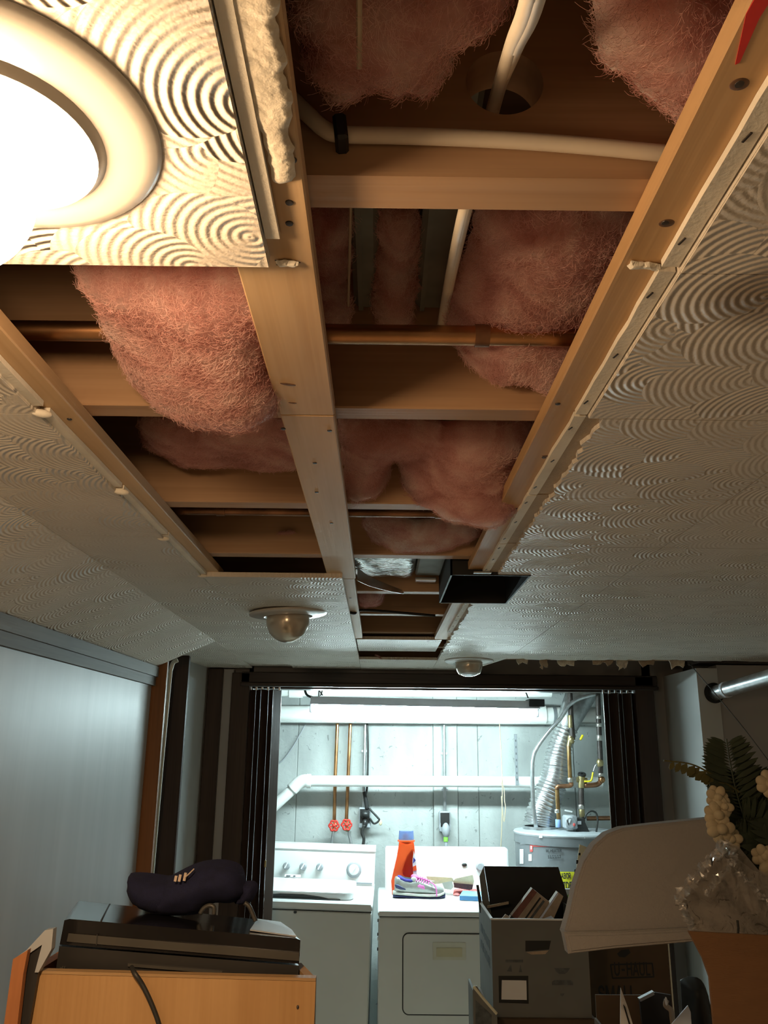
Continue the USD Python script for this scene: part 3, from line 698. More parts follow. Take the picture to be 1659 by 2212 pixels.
# ------------------------------------------------------------------ glass wool stuffed between the joists
def batt(px, z0, label, ymax=None, ymin=None, down=0.03, up=0.03, w=0.05, amp=0.012, seed=1, material='pink', res=0.007, smooth=True):
    pts = []
    for x, y in px:
        q = P(x, y, Z=z0)
        if ymax is not None and q[1] > ymax: q = P(x, y, Y=ymax)
        if ymin is not None and q[1] < ymin: q = P(x, y, Y=ymin)
        pts.append(q)
    pts = np.array(pts)
    poly = Polygon([tuple(q) for q in jag([tuple(a) for a in pts[:, :2]] + [tuple(pts[0, :2])], 0.014, 0.0035, seed)[:-1]]).buffer(0)
    if hasattr(poly, 'geoms'): poly = max(poly.geoms, key=lambda g: g.area)
    lin, near = None, NearestNDInterpolator(pts[:, :2] + rng.normal(0, 1e-6, (len(pts), 2)), pts[:, 2])
    A = np.c_[pts[:, :2], np.ones(len(pts))]
    def base(x, y):
        d2 = (x[:, None] - pts[None, :, 0]) ** 2 + (y[:, None] - pts[None, :, 1]) ** 2 + 2e-4
        ww = 1 / d2 ** 1.3
        return (ww * pts[None, :, 2]).sum(1) / ww.sum(1)
    m = inflate(poly, XY, up, down, w, res, amp, 13, seed, base)
    v, f = m.out()
    t = thing('glass_wool', label, 'insulation', v.mean(0))
    part(t, 'batt', m, material, smooth)
    tm = trimesh.Trimesh(v, f, process=False)
    area = tm.area_faces * (tm.face_normals[:, 2] < 0.35)
    n = int(min(14000, max(400, area.sum() * 170000)))
    rg = np.random.default_rng(seed + 100)
    fi = rg.choice(len(f), n, p=area / area.sum())
    w = rg.dirichlet((1, 1, 1), n)
    o = (v[f[fi]] * w[:, :, None]).sum(1)
    nn = tm.face_normals[fi]
    tang = rg.normal(0, 1, (n, 3))
    # fibres lie in drifting directions, lifting a little off the batt
    drift = np.stack([meshkit.noise(o * 18, 3) - .5, meshkit.noise(o * 18, 4) - .5, meshkit.noise(o * 18, 5) - .5], 1) * 3
    tang = tang * 0.6 + drift
    tang -= nn * (tang * nn).sum(1, keepdims=True)
    tang /= np.linalg.norm(tang, axis=1, keepdims=True) + 1e-9
    L = rg.uniform(0.004, 0.012, n)[:, None]
    lift = rg.uniform(0.0, 0.0045, n)[:, None]
    curl = rg.normal(0, 0.0012, (n, 3))
    pts4 = np.stack([o - nn * 0.002, o + tang * L * .33 + nn * lift * .7 + curl * .3, o + tang * L * .7 + nn * lift + curl, o + tang * L + nn * lift * .6 + curl * 2], 1) - t[1]
    bc_ = UsdGeom.BasisCurves.Define(stage, t[0] + '/fibres')
    bc_.CreateTypeAttr('cubic'); bc_.CreateBasisAttr('catmullRom'); bc_.CreateWrapAttr('pinned')
    bc_.CreateCurveVertexCountsAttr([4] * n)
    bc_.CreatePointsAttr(pts4.reshape(-1, 3).astype(np.float32).tolist() if False else [Gf.Vec3f(*map(float, q)) for q in pts4.reshape(-1, 3)])
    bc_.CreateWidthsAttr([0.00028]); bc_.SetWidthsInterpolation('constant')
    UsdShade.MaterialBindingAPI.Apply(bc_.GetPrim()).Bind(M['fibre'])
    bc_.GetPrim().SetCustomDataByKey('kind', 'stuff')
batt([(615, -60), (1120, -60), (1080, 40), (1030, 80), (985, 112), (938, 165), (912, 205), (893, 210), (898, 178), (850, 188), (800, 168), (770, 188), (730, 195), (690, 170), (655, 120), (630, 60)], 2.085,
     'pink glass wool clump beside the hanging string, nearest on the left', ymax=0.505, seed=2, w=0.06, amp=0.014)
batt([(1235, -60), (1300, 55), (1330, 140), (1385, 185), (1420, 215), (1455, 235), (1495, 270), (1560, 240), (1720, 20), (1740, -60)], 2.085, 'pink glass wool clump above the red-marked strapping', ymax=0.505, seed=3, w=0.06, amp=0.014)
batt([(1020, 425), (1450, 425), (1400, 560), (1330, 700), (1270, 800), (1215, 850), (1180, 838), (1160, 800), (1125, 792), (1105, 825), (1080, 805), (1040, 785), (1000, 745), (962, 705), (972, 640), (1000, 560)], 2.115,
     'pink glass wool clump behind the copper pipe right of the cable', ymax=0.945, ymin=0.575, seed=4, w=0.07, amp=0.016)
batt([(815, 440), (905, 440), (905, 560), (898, 660), (880, 705), (820, 705), (806, 600)], 2.175, 'narrow dim pink glass wool strip between two grey duct boards', ymax=0.945, ymin=0.575, seed=5, w=0.03, amp=0.01)
batt([(660, 440), (765, 440), (757, 560), (750, 705), (690, 720)], 2.17, 'dim pink glass wool beside the middle strapping, left of the grey duct boards', ymax=0.945, ymin=0.575, seed=6, w=0.04, amp=0.01)
batt([(170, 545), (640, 545), (640, 700), (600, 860), (560, 905), (500, 908), (440, 895), (380, 868), (330, 835), (285, 790), (255, 745), (225, 690), (200, 630)], 2.06,
     'pale pink glass wool bulging over the joist left of the middle strapping', ymax=0.950, ymin=0.575, seed=7, w=0.08, amp=0.014, down=0.045)
batt([(300, 905), (680, 905), (690, 950), (680, 985), (560, 1000), (470, 990), (380, 985), (310, 950)], 2.10, 'shadowed pink glass wool under the floor, left middle bay', ymax=1.36, ymin=1.0, seed=8, w=0.06, amp=0.012)
batt([(728, 900), (860, 900), (1180, 905), (1165, 960), (1110, 1060), (1075, 1100), (1050, 1112), (1020, 1090), (960, 1100), (905, 1070), (870, 1040), (862, 985), (850, 960), (838, 1010), (810, 1040), (775, 1060), (748, 1064)], 2.10,
     'large pink glass wool batt with a dark split, right middle bay', ymax=1.375, ymin=1.0, seed=9, w=0.05, amp=0.022, down=0.04)
batt([(500, 1112), (700, 1112), (716, 1150), (660, 1152), (600, 1150), (560, 1160), (520, 1145)], 2.12, 'dim pink glass wool under the floor beyond the thin pipe, left', ymax=1.75, ymin=1.42, seed=10, w=0.05, amp=0.012)
batt([(790, 1112), (1055, 1112), (1040, 1135), (1010, 1150), (960, 1165), (930, 1180), (895, 1172), (860, 1176), (830, 1160), (800, 1150), (780, 1128)], 2.09,
     'pink glass wool with frayed whitish edges behind the thin pipe', ymax=1.75, ymin=1.42, seed=11, w=0.05, amp=0.015, material='palepink')
batt([(770, 1278), (800, 1276), (830, 1280), (826, 1290), (805, 1292), (785, 1296), (770, 1290)], 2.05, 'little pale tuft of glass wool under the torn foil', ymax=2.57, seed=12, w=0.03, amp=0.008, material='palepink', res=0.006)
batt([(810, 1414), (905, 1414), (890, 1428), (862, 1436), (838, 1430)], 2.02, 'pink glass wool tuft poking from the last slot by the header', ymax=3.58, seed=13, w=0.03, amp=0.006, down=0.02, up=0.02)

# ------------------------------------------------------------------ what runs between the joists
q1, q2 = P(1010, 725, Z=2.064), P(60, 715, Z=2.064)
def copper_run(y, z, r, material, label):
    t = thing('copper_pipe', label, 'pipe', (0, y, z))
    part(t, 'tube', B().tube([(-1.2, y, z), (-0.4, y, z), (0.2, y, z), (1.6, y, z)], r, 16), material, 40)
    for x in (-0.30, 0.11):
        part(t, 'strap', B().lathe([(r + 0.0002, -0.008), (r + 0.0016, -0.008), (r + 0.0016, 0.008), (r + 0.0002, 0.008)], (x, y, z), (1, 0, 0), 20), 'copper2', 40)
    return t
copper_run(q1[1], 2.064, 0.0112, 'copper', 'thick bright copper pipe running across the gap above the strapping')
q3 = P(900, 1108, Z=2.05)
copper_run(q3[1], 2.05, 0.0085, 'copper2', 'thin dark copper pipe just beyond the third joist in view')
# two white cables through the drilled joist
hz = P(1090, 178, Y=0.522)
for k, (dx, lab) in enumerate(((-0.009, 'white cable through the drilled joist, left of its twin'), (0.008, 'white cable through the drilled joist, right of its twin'))):
    a, b = P(1158 + 14 * k, -60, Y=0.30), P(1075 + 4 * k, 196, Y=0.522)
    c, e = P(1004 + 3 * k, 452, Y=0.57), P(953 + 3 * k, 702, Y=0.94)
    pth = smoothpath([a + (0, -0.12, 0.02), a, (a + b) / 2, b + (0, 0, 0.002 * k), (b + c) / 2, c, (c + e) / 2 + (0, 0, 0.006), e], 8)
    single('electric_cable', lab, 'cable', B().tube(pth, 0.0052, 10), 'cable', True)
a = [P(632, 215, Y=0.512), P(668, 250, Y=0.513), P(700, 278, Y=0.5145), P(735, 290, Y=0.515), P(850, 293, Y=0.515), P(1000, 298, Y=0.515), P(1150, 306, Y=0.515), P(1300, 318, Y=0.515), P(1450, 333, Y=0.515), P(1560, 345, Y=0.515)]
t = thing('electric_cable', 'white flat cable clipped along the nearest joist', 'cable', a[3])
cb = B().tube(smoothpath(a, 8), 0.0062, 12)
part(t, 'jacket', cb, 'cable', True)
c = P(736, 289, Y=0.514)
part(t, 'clip', B().box(c, (0.010, 0.020, 0.023), roty(-0.12), 0.003), 'black', label='black cable clip')
s0, s1 = P(776, -60, Z=2.075), P(776, 148, Z=2.052)
single('hanging_string', 'thin pale string stretched in front of the nearest pink wool', 'string', B().tube(smoothpath([s0, (s0 + s1) / 2, s1], 6), 0.0019, 6), 'twine')
s0, s1 = P(758, 440, Z=2.14), P(751, 700, Z=2.14)
single('thin_wire', 'thin pale wire along the edge of the left grey duct board', 'wire', B().tube([s0, (s0 + s1) / 2, s1], 0.0016, 6), 'twine')
for k, (x0, x1, lab) in enumerate(((760, 818, 'flat grey duct board above the gap, left of the pink strip'), (904, 988, 'flat grey duct board above the gap, beside the white cables'))):
    xa, xb = P(x0, 575, Z=2.165)[0], P(x1, 575, Z=2.165)[0]
    t = thing('duct_board', lab, 'duct', ((xa + xb) / 2, 0.57, 2.165))
    part(t, 'board', B().span((xa, 0.564, 2.165), (xb, 0.951, 2.215), 0.006), 'duct_grey')
    part(t, 'seam', B().span((xa + 0.006, 0.57, 2.1625), (xa + 0.012, 0.95, 2.166)), 'duct_grey', label='folded metal seam')
# foil-wrapped duct behind the fifth joist, torn
ft = thing('foil_duct', 'foil-wrapped duct above the far gap with a torn bright flap', 'duct', (0.05, 1.99, 2.08))
fa, fb = P(768, 1212, Y=1.87), P(902, 1212, Y=1.87)
f2 = P(905, 1250, Y=2.15)
fm = inflate(Polygon([(fa[0] - 0.03, 1.81), (fb[0], 1.81), (fb[0] + 0.004, 2.165), (fa[0] - 0.03, 2.165)]), XY, 0.02, 0.012, 0.03, 0.012, 0.008, 26, 4, base=lambda x, y: 2.072 + 0 * x)
part(ft, 'wrap', fm, 'foil', False)
fl = [P(772, 1240, Y=1.96), P(800, 1256, Y=2.05), P(840, 1270, Y=2.14), P(872, 1279, Y=2.19)]
fbm_ = B()
ps = smoothpath(np.array(fl), 6)
for i in range(len(ps) - 1):
    w0, w1 = 0.012 * (1 - i / len(ps)) + 0.004, 0.012 * (1 - (i + 1) / len(ps)) + 0.004
    fbm_.hull([ps[i] + (0, 0, w0), ps[i] - (0, 0, w0), ps[i + 1] + (0, 0, w1), ps[i + 1] - (0, 0, w1), ps[i] + (0, 0.004, w0), ps[i + 1] + (0, 0.004, -w1)])
part(ft, 'torn_flap', fbm_, 'alu', False, label='torn foil strip hanging down')
part(ft, 'torn_edge', inflate(Polygon(jag([(0.0, 2.10), (0.05, 2.08), (0.11, 2.11), (0.12, 2.16), (0.0, 2.165), (0.0, 2.10)], 0.01, 0.006, 5)[:-1]).buffer(0), XY, 0.006, 0.008, 0.02, 0.006, 0.008, 60, 8, base=lambda x, y: 2.085 + 0 * x), 'foil')
gd = thing('metal_duct', 'grey sheet metal duct with a bright folded edge, right of the foil duct', 'duct', (0.13, 1.9, 2.1))
ga0, ga1 = P(906, 1225, Y=1.9)[0], P(958, 1225, Y=1.9)[0]
part(gd, 'body', B().span((ga0, 1.80, 2.062), (ga1 + 0.01, 2.13, 2.20), 0.004), 'duct_grey')
e0 = P(905, 1252, Y=2.14)
part(gd, 'folded_edge', B().span((ga0, 2.125, e0[2] - 0.004), (P(942, 1254, Y=2.14)[0], 2.16, e0[2] + 0.004), 0.002), 'alu', label='bright folded duct edge')
# black sheet-metal duct outlet where a tile is missing
du = thing('duct_outlet', 'black square duct outlet in the hole of a missing tile', 'duct', (0.245, 1.99, 2.0))
b = B()
x0, x1, y0, y1 = 0.157, 0.336, 1.812, 2.176
b.span((x0, y0, 1.998), (x0 + 0.004, y1, 2.16)).span((x1 - 0.004, y0, 1.998), (x1, y1, 2.16)).span((x0, y0, 1.998), (x1, y0 + 0.004, 2.16)).span((x0, y1 - 0.004, 1.998), (x1, y1, 2.16))
part(du, 'sleeve', b, 'duct_dark')
part(du, 'back_plate', B().span((x0 + 0.004, y0 + 0.004, 2.10), (x1 - 0.004, y1 - 0.004, 2.104)), 'duct_dark')
part(du, 'flange', B().span((x0 + 0.05, y0 - 0.016, 2.0), (x1 - 0.09, y0, 2.003)), 'galv', label='bright metal edge of the duct outlet')
# bundle of splice cables in the far gap
single('black_cable', 'thin black cable crossing the narrow far gap', 'cable', B().tube(smoothpath([P(745, 1318, Y=2.4), P(765, 1325, Y=2.42), P(790, 1318, Y=2.45), P(940, 1330, Y=2.5)], 6), 0.004, 8), 'blackcord', True)

# ------------------------------------------------------------------ three recessed eyeball ceiling lamps
def eyeball(label, c, aim, lit=False, R=0.105, rb=0.062, drop=0.012, tilt=(0, 0)):
    c = np.array(c, float)
    t = thing('ceiling_lamp', label, 'lamp', c)
    Rt = rotx(tilt[0]) @ roty(tilt[1])
    ring = B().lathe([(rb + 0.004, 0.006), (rb + 0.002, -0.004), (rb + 0.008, -0.0085), (R - 0.012, -0.006), (R - 0.003, -0.003), (R, 0.0), (R, 0.004), (R - 0.004, 0.006)], n=64)
    ring.move(Rt, c)
    part(t, 'trim_ring', ring, 'lampwhite', 40)
    aim = unit(aim)
    bc = c + (0, 0, rb * 0.55 - drop * 1.6)
    prof, cut = [], 0.66 if not lit else 0.74
    th0 = math.acos(cut)
    for k in range(19):
        th = th0 + (math.pi - 0.05 - th0) * k / 18
        prof.append((rb * math.sin(th), rb * math.cos(th)))
    inner = [(rb * 0.90 * math.sin(th0 + (1.9 - th0) * k / 8), rb * 0.90 * math.cos(th0 + (1.9 - th0) * k / 8)) for k in range(8, -1, -1)]
    if lit:
        part(t, 'socket_ring', B().lathe([(0.058, 0.02), (0.060, -0.010), (0.066, -0.014), (0.071, -0.008), (0.072, 0.004)], c, n=56), 'lampwhite', 40, label='raised inner ring round the bulb')
    else:
        part(t, 'eyeball', B().lathe(inner + prof, bc, aim, 56), 'lampball', 40, label='swivelling lamp ball')
    rr = rb * math.sin(th0)
    if lit:
        f = bc + aim * rb * cut
        dome = [(rr * 0.86, -0.012)] + [(rr * 0.86 * math.cos(a), 0.018 * math.sin(a)) for a in np.linspace(0, 1.5, 7)] + [(0.0005, 0.018)]
        f = c + np.array([-0.016, -0.002, -0.104])
        part(t, 'bulb', B().ball(f + (0, 0, 0.053), (0.048, 0.048, 0.048), None, 4), 'bulb', True, label='lit flood bulb')
        L = UsdLux.DiskLight.Define(stage, t[0] + '/beam')
        L.CreateRadiusAttr(0.03); L.CreateIntensityAttr(BULB_BEAM); L.CreateColorAttr(Gf.Vec3f(*WARM)); L.CreateNormalizeAttr(False)
        Rm = to_dir((0.52, -0.08, 0.85))
        o = f + np.array([-0.52, 0.08, -0.85]) * 0.055 + (0, 0, 0.05) - c
        L.AddTransformOp().Set(Gf.Matrix4d(*Rm[:, 0], 0, *Rm[:, 1], 0, *Rm[:, 2], 0, *o, 1))
    else:
        f = bc + aim * rb * (cut - 0.06)
        dome = [(rr * 0.88, -0.014)] + [(rr * 0.88 * math.cos(a), 0.013 * math.sin(a)) for a in np.linspace(0, 1.5, 7)] + [(0.0005, 0.013)]
        part(t, 'bulb', B().lathe(dome, f, aim, 40), 'lens', True, label='unlit reflector bulb')
    return t
eyeball('lit recessed ceiling lamp with wide white trim ring, glaring at upper left', (-0.250, 0.44, ZT - 0.001), (0.02, 0.28, -1), True)
eyeball('unlit ceiling lamp with satin ball, mid-distance on the left panel', (-0.263, 2.375, ZT - 0.004), (0.62, 0.68, -0.45), R=0.112, drop=0.034, tilt=(0.03, -0.05))
eyeball('unlit ceiling lamp near the laundry opening showing its pale lens', (0.384, 3.585, ZT - 0.008), (0.02, -0.10, -1), R=0.104, rb=0.058, drop=0.03, tilt=(-0.05, 0.0))

# ================================================================== THE LAUNDRY beyond the opening
YB = 5.25
wb = setting('wall_back', (0, YB, 0))
sx = [-1.75] + [P(x, 1650, Y=YB)[0] for x in (642, 936, 988, 1033, 1240)] + [1.72]
for i in range(len(sx) - 1):
    o = (0.0, 0.006, -0.004, 0.003, 0.0, 0.004)[i]
    part(wb, 'concrete_panel', B().span((sx[i] + 0.0012, YB + o, 0), (sx[i + 1] - 0.0012, YB + 0.2, 2.1), 0.003), ('conc', 'conc', 'conc2', 'conc', 'conc', 'conc')[i])
struct('wall_back', B().span((-1.75, YB + 0.012, 0), (1.72, YB + 0.22, 2.23)), 'conc')
struct('wall_left', B().span((-1.75, 4.11, 0), (-1.65, 5.3, 2.23)), 'conc')
struct('wall_right', B().span((1.62, 4.11, 0), (1.72, 5.3, 2.23)), 'conc')
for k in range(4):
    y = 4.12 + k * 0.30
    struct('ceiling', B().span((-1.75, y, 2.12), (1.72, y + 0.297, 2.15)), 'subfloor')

def pip(px, Y, r, n=14, sm=0):
    pts = [P(x, y, Y=(Y if np.ndim(Y) == 0 else Y[i])) for i, (x, y) in enumerate(px)]
    return B().tube(smoothpath(pts, sm) if sm else pts, r, n)
struct('wall_front', B().span((-1.65, 4.112, 0), (-0.66, 4.125, 2.2)).span((1.27, 4.112, 0), (1.62, 4.125, 2.2)).span((-0.66, 4.122, 1.93), (1.27, 4.132, 2.2)), 'pvc')
# ledge and pipes high on the wall
t = thing('drain_pipe', 'white upper drain pipe just under the laundry ceiling', 'pipe', P(900, 1490, Y=5.08))
part(t, 'tube', pip([(560, 1491), (1190, 1493)], 5.08, 0.036, 24), 'pvc', True)
part(t, 'coupling', B().lathe([(0.036, -0.04), (0.043, -0.04), (0.043, 0.04), (0.036, 0.04)], P(640, 1492, Y=5.08), (1, 0, 0), 24), 'pvc', 40)
part(t, 'hanger', B().lathe([(0.037, -0.004), (0.041, -0.004), (0.041, 0.004), (0.037, 0.004)], P(690, 1492, Y=5.08), (1, 0, 0), 24), 'iron', 40)
t = thing('drain_pipe', 'thick white drain pipe behind the lit fluorescent lamp', 'pipe', P(900, 1543, Y=5.12))
part(t, 'tube', pip([(560, 1541), (1290, 1545)], 5.12, 0.046, 28), 'pvc', True)
part(t, 'coupling', B().lathe([(0.046, -0.05), (0.055, -0.05), (0.055, 0.05), (0.046, 0.05)], P(1160, 1544, Y=5.12), (1, 0, 0), 28), 'pvc', 40)
part(t, 'strap', B().lathe([(0.047, -0.010), (0.050, -0.010), (0.050, 0.010), (0.047, 0.010)], P(1197, 1545, Y=5.12), (1, 0, 0), 28), 'tank', 40, label='grey metal pipe strap')
part(t, 'bracket', B().span(P(894, 1562, Y=5.07) + (0, 0, 0), P(901, 1541, Y=5.07) + (0, 0.004, 0)), 'grey')
a, b = P(560, 1556, Y=5.14), P(1300, 1561, Y=5.14)
single('wall_ledge', 'pale wooden ledge strip on top of the concrete, under the thick drain pipe', 'ledge', B().hull([(a[0], 5.10, a[2] - 0.012), (a[0], 5.26, a[2] - 0.012), (a[0], 5.10, a[2] + 0.012), (a[0], 5.26, a[2] + 0.012), (b[0], 5.10, b[2] - 0.012), (b[0], 5.26, b[2] - 0.012), (b[0], 5.10, b[2] + 0.012), (b[0], 5.26, b[2] + 0.012)]), 'conc2')
t = thing('drain_pipe', 'white drain pipe along the middle of the concrete wall with elbow sloping down left', 'pipe', P(900, 1687, Y=5.12))
Yp = 5.10
part(t, 'tube', pip([(664, 1687), (900, 1688), (1300, 1690)], Yp, 0.031, 24), 'pvc', True)
part(t, 'elbow', pip([(630, 1706), (642, 1694), (655, 1687), (672, 1687)], Yp, 0.037, 24, 5), 'pvc', True)
part(t, 'tube', pip([(540, 1790), (634, 1703)], Yp, 0.031, 24), 'pvc', True)
part(t, 'collar', B().lathe([(0.031, -0.012), (0.040, -0.012), (0.040, 0.012), (0.031, 0.012)], P(667, 1687, Y=Yp), (1, 0, 0), 24), 'pvc', 40)
# fluorescent lamp hanging in front of the pipes
Yf = 4.52
fa, fb = P(676, 1530, Y=Yf), P(1158, 1540, Y=Yf)
fl = thing('fluorescent_lamp', 'lit fluorescent tube lamp with grey housing hanging in the laundry', 'lamp', (0.25, Yf, 1.86))
ux = unit(fb - fa)
def alongx(x, y, z): return fa + ux * x + np.array([0, y, z])
Lf = np.linalg.norm(fb - fa)
hb = B().hull([alongx(x, y, z) for x in (-0.01, Lf + 0.01) for y, z in ((-0.045, 0.055), (0.075, 0.055), (-0.058, 0.026), (0.088, 0.026), (-0.045, 0.059), (0.075, 0.059))])
part(fl, 'housing', hb, 'fixture')
part(fl, 'reflector_lip', B().hull([alongx(x, y, z) for x in (-0.01, Lf + 0.01) for y, z in ((-0.058, 0.027), (-0.054, 0.027), (-0.062, 0.019), (-0.059, 0.019))]), 'fixture')
part(fl, 'end_cap', B().hull([alongx(x, y, z) for x in (Lf - 0.045, Lf + 0.035) for y, z in ((-0.066, 0.068), (0.05, 0.068), (-0.066, 0.03), (0.05, 0.03))]), 'duct_dark')
part(fl, 'socket', B().span(alongx(-0.016, -0.012, -0.022), alongx(-0.002, 0.012, 0.034), 0.003).span(alongx(Lf - 0.002, -0.012, -0.022), alongx(Lf + 0.012, 0.012, 0.034), 0.003), 'fixture')
part(fl, 'tube', B().tube([alongx(0.0, 0, 0), alongx(Lf / 2, 0, 0), alongx(Lf, 0, 0)], 0.0165, 20), 'tube', True, label='glowing fluorescent tube')
part(fl, 'tube', B().tube([alongx(0.0, 0.042, 0.003), alongx(Lf / 2, 0.042, 0.003), alongx(Lf, 0.042, 0.003)], 0.0165, 20), 'tube', True, label='glowing fluorescent tube')
part(fl, 'cord', pip([(658, 1478), (659, 1492), (664, 1502), (676, 1507)], Yf, 0.006, 8, 5), 'blackcord', True)
part(fl, 'hook', pip([(689, 1404), (690, 1484), (692, 1495), (697, 1502)], Yf, 0.003, 8, 4).add(*pip([(697, 1484), (695, 1496), (692, 1503)], Yf, 0.003, 8, 4).out()), 'iron', True)
part(fl, 'hook', pip([(1135, 1404), (1136, 1488), (1138, 1500), (1141, 1508)], Yf, 0.003, 8, 4), 'iron', True)
# copper supply pipes with red valves and braided hoses
for k, (xa, xm, xb, vx, vy, hx, lab) in enumerate(((729, 724, 722, 722, 1783, (719, 1795, 716, 1826), 'left copper water pipe ending in a red wheel valve'), (757, 752, 748, 749, 1781, (754, 1795, 759, 1828), 'right copper water pipe ending in a red wheel valve'))):
    Yc = 5.215
    t = thing('water_pipe', lab, 'pipe', P(xm, 1650, Y=Yc))
    part(t, 'tube', pip([(xa, 1556), (xm, 1680), (xb, 1775)], Yc, 0.0105, 14), 'copper', True)
    v = P(vx, vy, Y=5.16)
    part(t, 'valve_body', B().ball((v[0], 5.20, v[2]), 0.017, None, 2).tube([(v[0], 5.215, v[2]), (v[0], 5.15, v[2])], 0.008, 12).tube([(v[0], 5.20, v[2]), (v[0] - 0.004 + 0.008 * k, 5.175, v[2] - 0.035)], 0.012, 12), 'brass', 40)
    w = B()
    ang = np.linspace(0, 2 * math.pi, 37)
    w.tube([(v[0] + (0.027 + 0.003 * math.cos(6 * a)) * math.cos(a), 5.14, v[2] + (0.027 + 0.003 * math.cos(6 * a)) * math.sin(a)) for a in ang], 0.0055, 8)
    for q in range(6):
        a = q * math.pi / 3 + 0.26
        w.tube([(v[0], 5.138, v[2]), (v[0] + 0.027 * math.cos(a), 5.14, v[2] + 0.027 * math.sin(a))], 0.0045, 6)
    w.ball((v[0], 5.138, v[2]), 0.010)
    part(t, 'wheel_handle', w, 'red', True, label='red six-spoked valve wheel')
    part(t, 'hose', pip([(hx[0] + 1, hx[1]), (hx[0], hx[1] + 8), (hx[2], hx[3]), (hx[2], hx[3] + 60)], 5.17, 0.0085, 12, 6), 'galv', True, label='braided steel hose')
# conduits with outlets
def outlet(xa, xb, y0, y1, bx, by, bw, bh, lab, dark):
    t = thing('wall_outlet', lab, 'outlet', P(bx, by, Y=5.2))
    part(t, 'conduit', pip([(xa, y0), ((xa + xb) / 2, (y0 + y1) / 2), (xb, y1)], 5.222, 0.010, 14), 'galv', True)
    for f in (0.35, 0.75):
        c = P(xa + (xb - xa) * f, y0 + (y1 - y0) * f, Y=5.222)
        part(t, 'clip', B().box(c, (0.036, 0.006, 0.012), None, 0.002), 'fixture')
    c = P(bx, by, Y=5.19)
    part(t, 'box', B().box((c[0], 5.215, c[2]), (bw, 0.06, bh), None, 0.006), 'grey')
    part(t, 'face', B().box((c[0], 5.183, c[2] + 0.012), (bw * 0.8, 0.008, bh * 0.66), None, 0.004), 'black')
    return t, c
t, c = outlet(789, 785, 1557, 1744, 788, 1767, 0.072, 0.115, 'grey outlet box with black plugs over the washing machine', False)
part(t, 'plug', B().ball((c[0] + 0.002, 5.165, c[2] + 0.022), (0.026, 0.024, 0.022), None, 2), 'black', True)
part(t, 'plug', B().ball((c[0] + 0.002, 5.165, c[2] - 0.028), (0.016, 0.02, 0.026), None, 2), 'black', True)
part(t, 'cord', pip([(787, 1782), (782, 1798), (786, 1812), (783, 1835)], 5.15, 0.009, 10, 6), 'blackcord', True)
part(t, 'cord', pip([(793, 1557), (795, 1620), (793, 1700), (788, 1725), (797, 1745), (815, 1765), (819, 1772), (808, 1779), (799, 1768)], (5.215, 5.215, 5.21, 5.20, 5.19, 5.18, 5.18, 5.18, 5.17), 0.006, 8, 6), 'blackcord', True, label='black cord hanging in a loop')
part(t, 'tag', B().ball(P(822, 1777, Y=5.18), (0.010, 0.006, 0.016)), 'beige', True)
part(t, 'cord_wrap', pip([(787, 1710), (790, 1728), (793, 1748)], 5.185, 0.012, 10, 4), 'black', True)
t, c = outlet(959, 961, 1559, 1755, 961, 1775, 0.066, 0.115, 'black dryer outlet with big grey plug on the concrete wall', True)
part(t, 'plug', B().ball((c[0] + 0.003, 5.160, c[2] - 0.045), (0.023, 0.022, 0.042), None, 3), 'grey', True, label='big grey angled plug')
part(t, 'plug_ring', B().lathe([(0.026, -0.02), (0.034, -0.02), (0.034, 0.0), (0.026, 0.0)], (c[0], 5.18, c[2] - 0.03), (0, -1, 0), 28), 'grey', 40)
part(t, 'band', B().lathe([(0.0001, -0.012), (0.013, -0.012), (0.013, 0.012), (0.0001, 0.012)], P(963, 1813, Y=5.16), n=16), 'green', 40, label='bright green plug band')
part(t, 'cord', pip([(963, 1817), (964, 1840), (965, 1880)], 5.16, 0.010, 10), 'grey', True)
single('grey_cable', 'thin grey cable sagging down the left of the concrete wall', 'cable', pip([(661, 1562), (646, 1590), (628, 1620), (604, 1648), (560, 1672)], 5.235, 0.004, 8, 6), 'grey', True)
t = thing('hanging_twine', 'thin yellow-brown cord down the wall with a loose looped end', 'cord', P(1081, 1700, Y=5.06))
part(t, 'strand', pip([(1079, 1563), (1083, 1640), (1085, 1700), (1084, 1780), (1081, 1850)], 5.055, 0.0032, 8, 6), 'twine', True)
part(t, 'loop', pip([(1083, 1690), (1089, 1705), (1090, 1730), (1092, 1745), (1089, 1775), (1086, 1755), (1083, 1720)], 5.05, 0.0028, 8, 6), 'twine', True)
b = P(1113, 1640, Y=5.09)
sb = B().span((b[0] - 0.009, 5.05, P(1113, 1696, Y=5.07)[2]), (b[0] + 0.009, 5.056, P(1113, 1586, Y=5.07)[2]), 0.001)
t = thing('pipe_bracket', 'upright grey slotted metal strip that holds the middle drain pipe', 'bracket', b)
part(t, 'strip', sb, 'tank')
hb2 = B()
for k in range(7):
    hb2.box((b[0], 5.0495, P(1113, 1600 + 14 * k, Y=5.05)[2]), (0.005, 0.002, 0.012))
part(t, 'slot', hb2, 'seam')

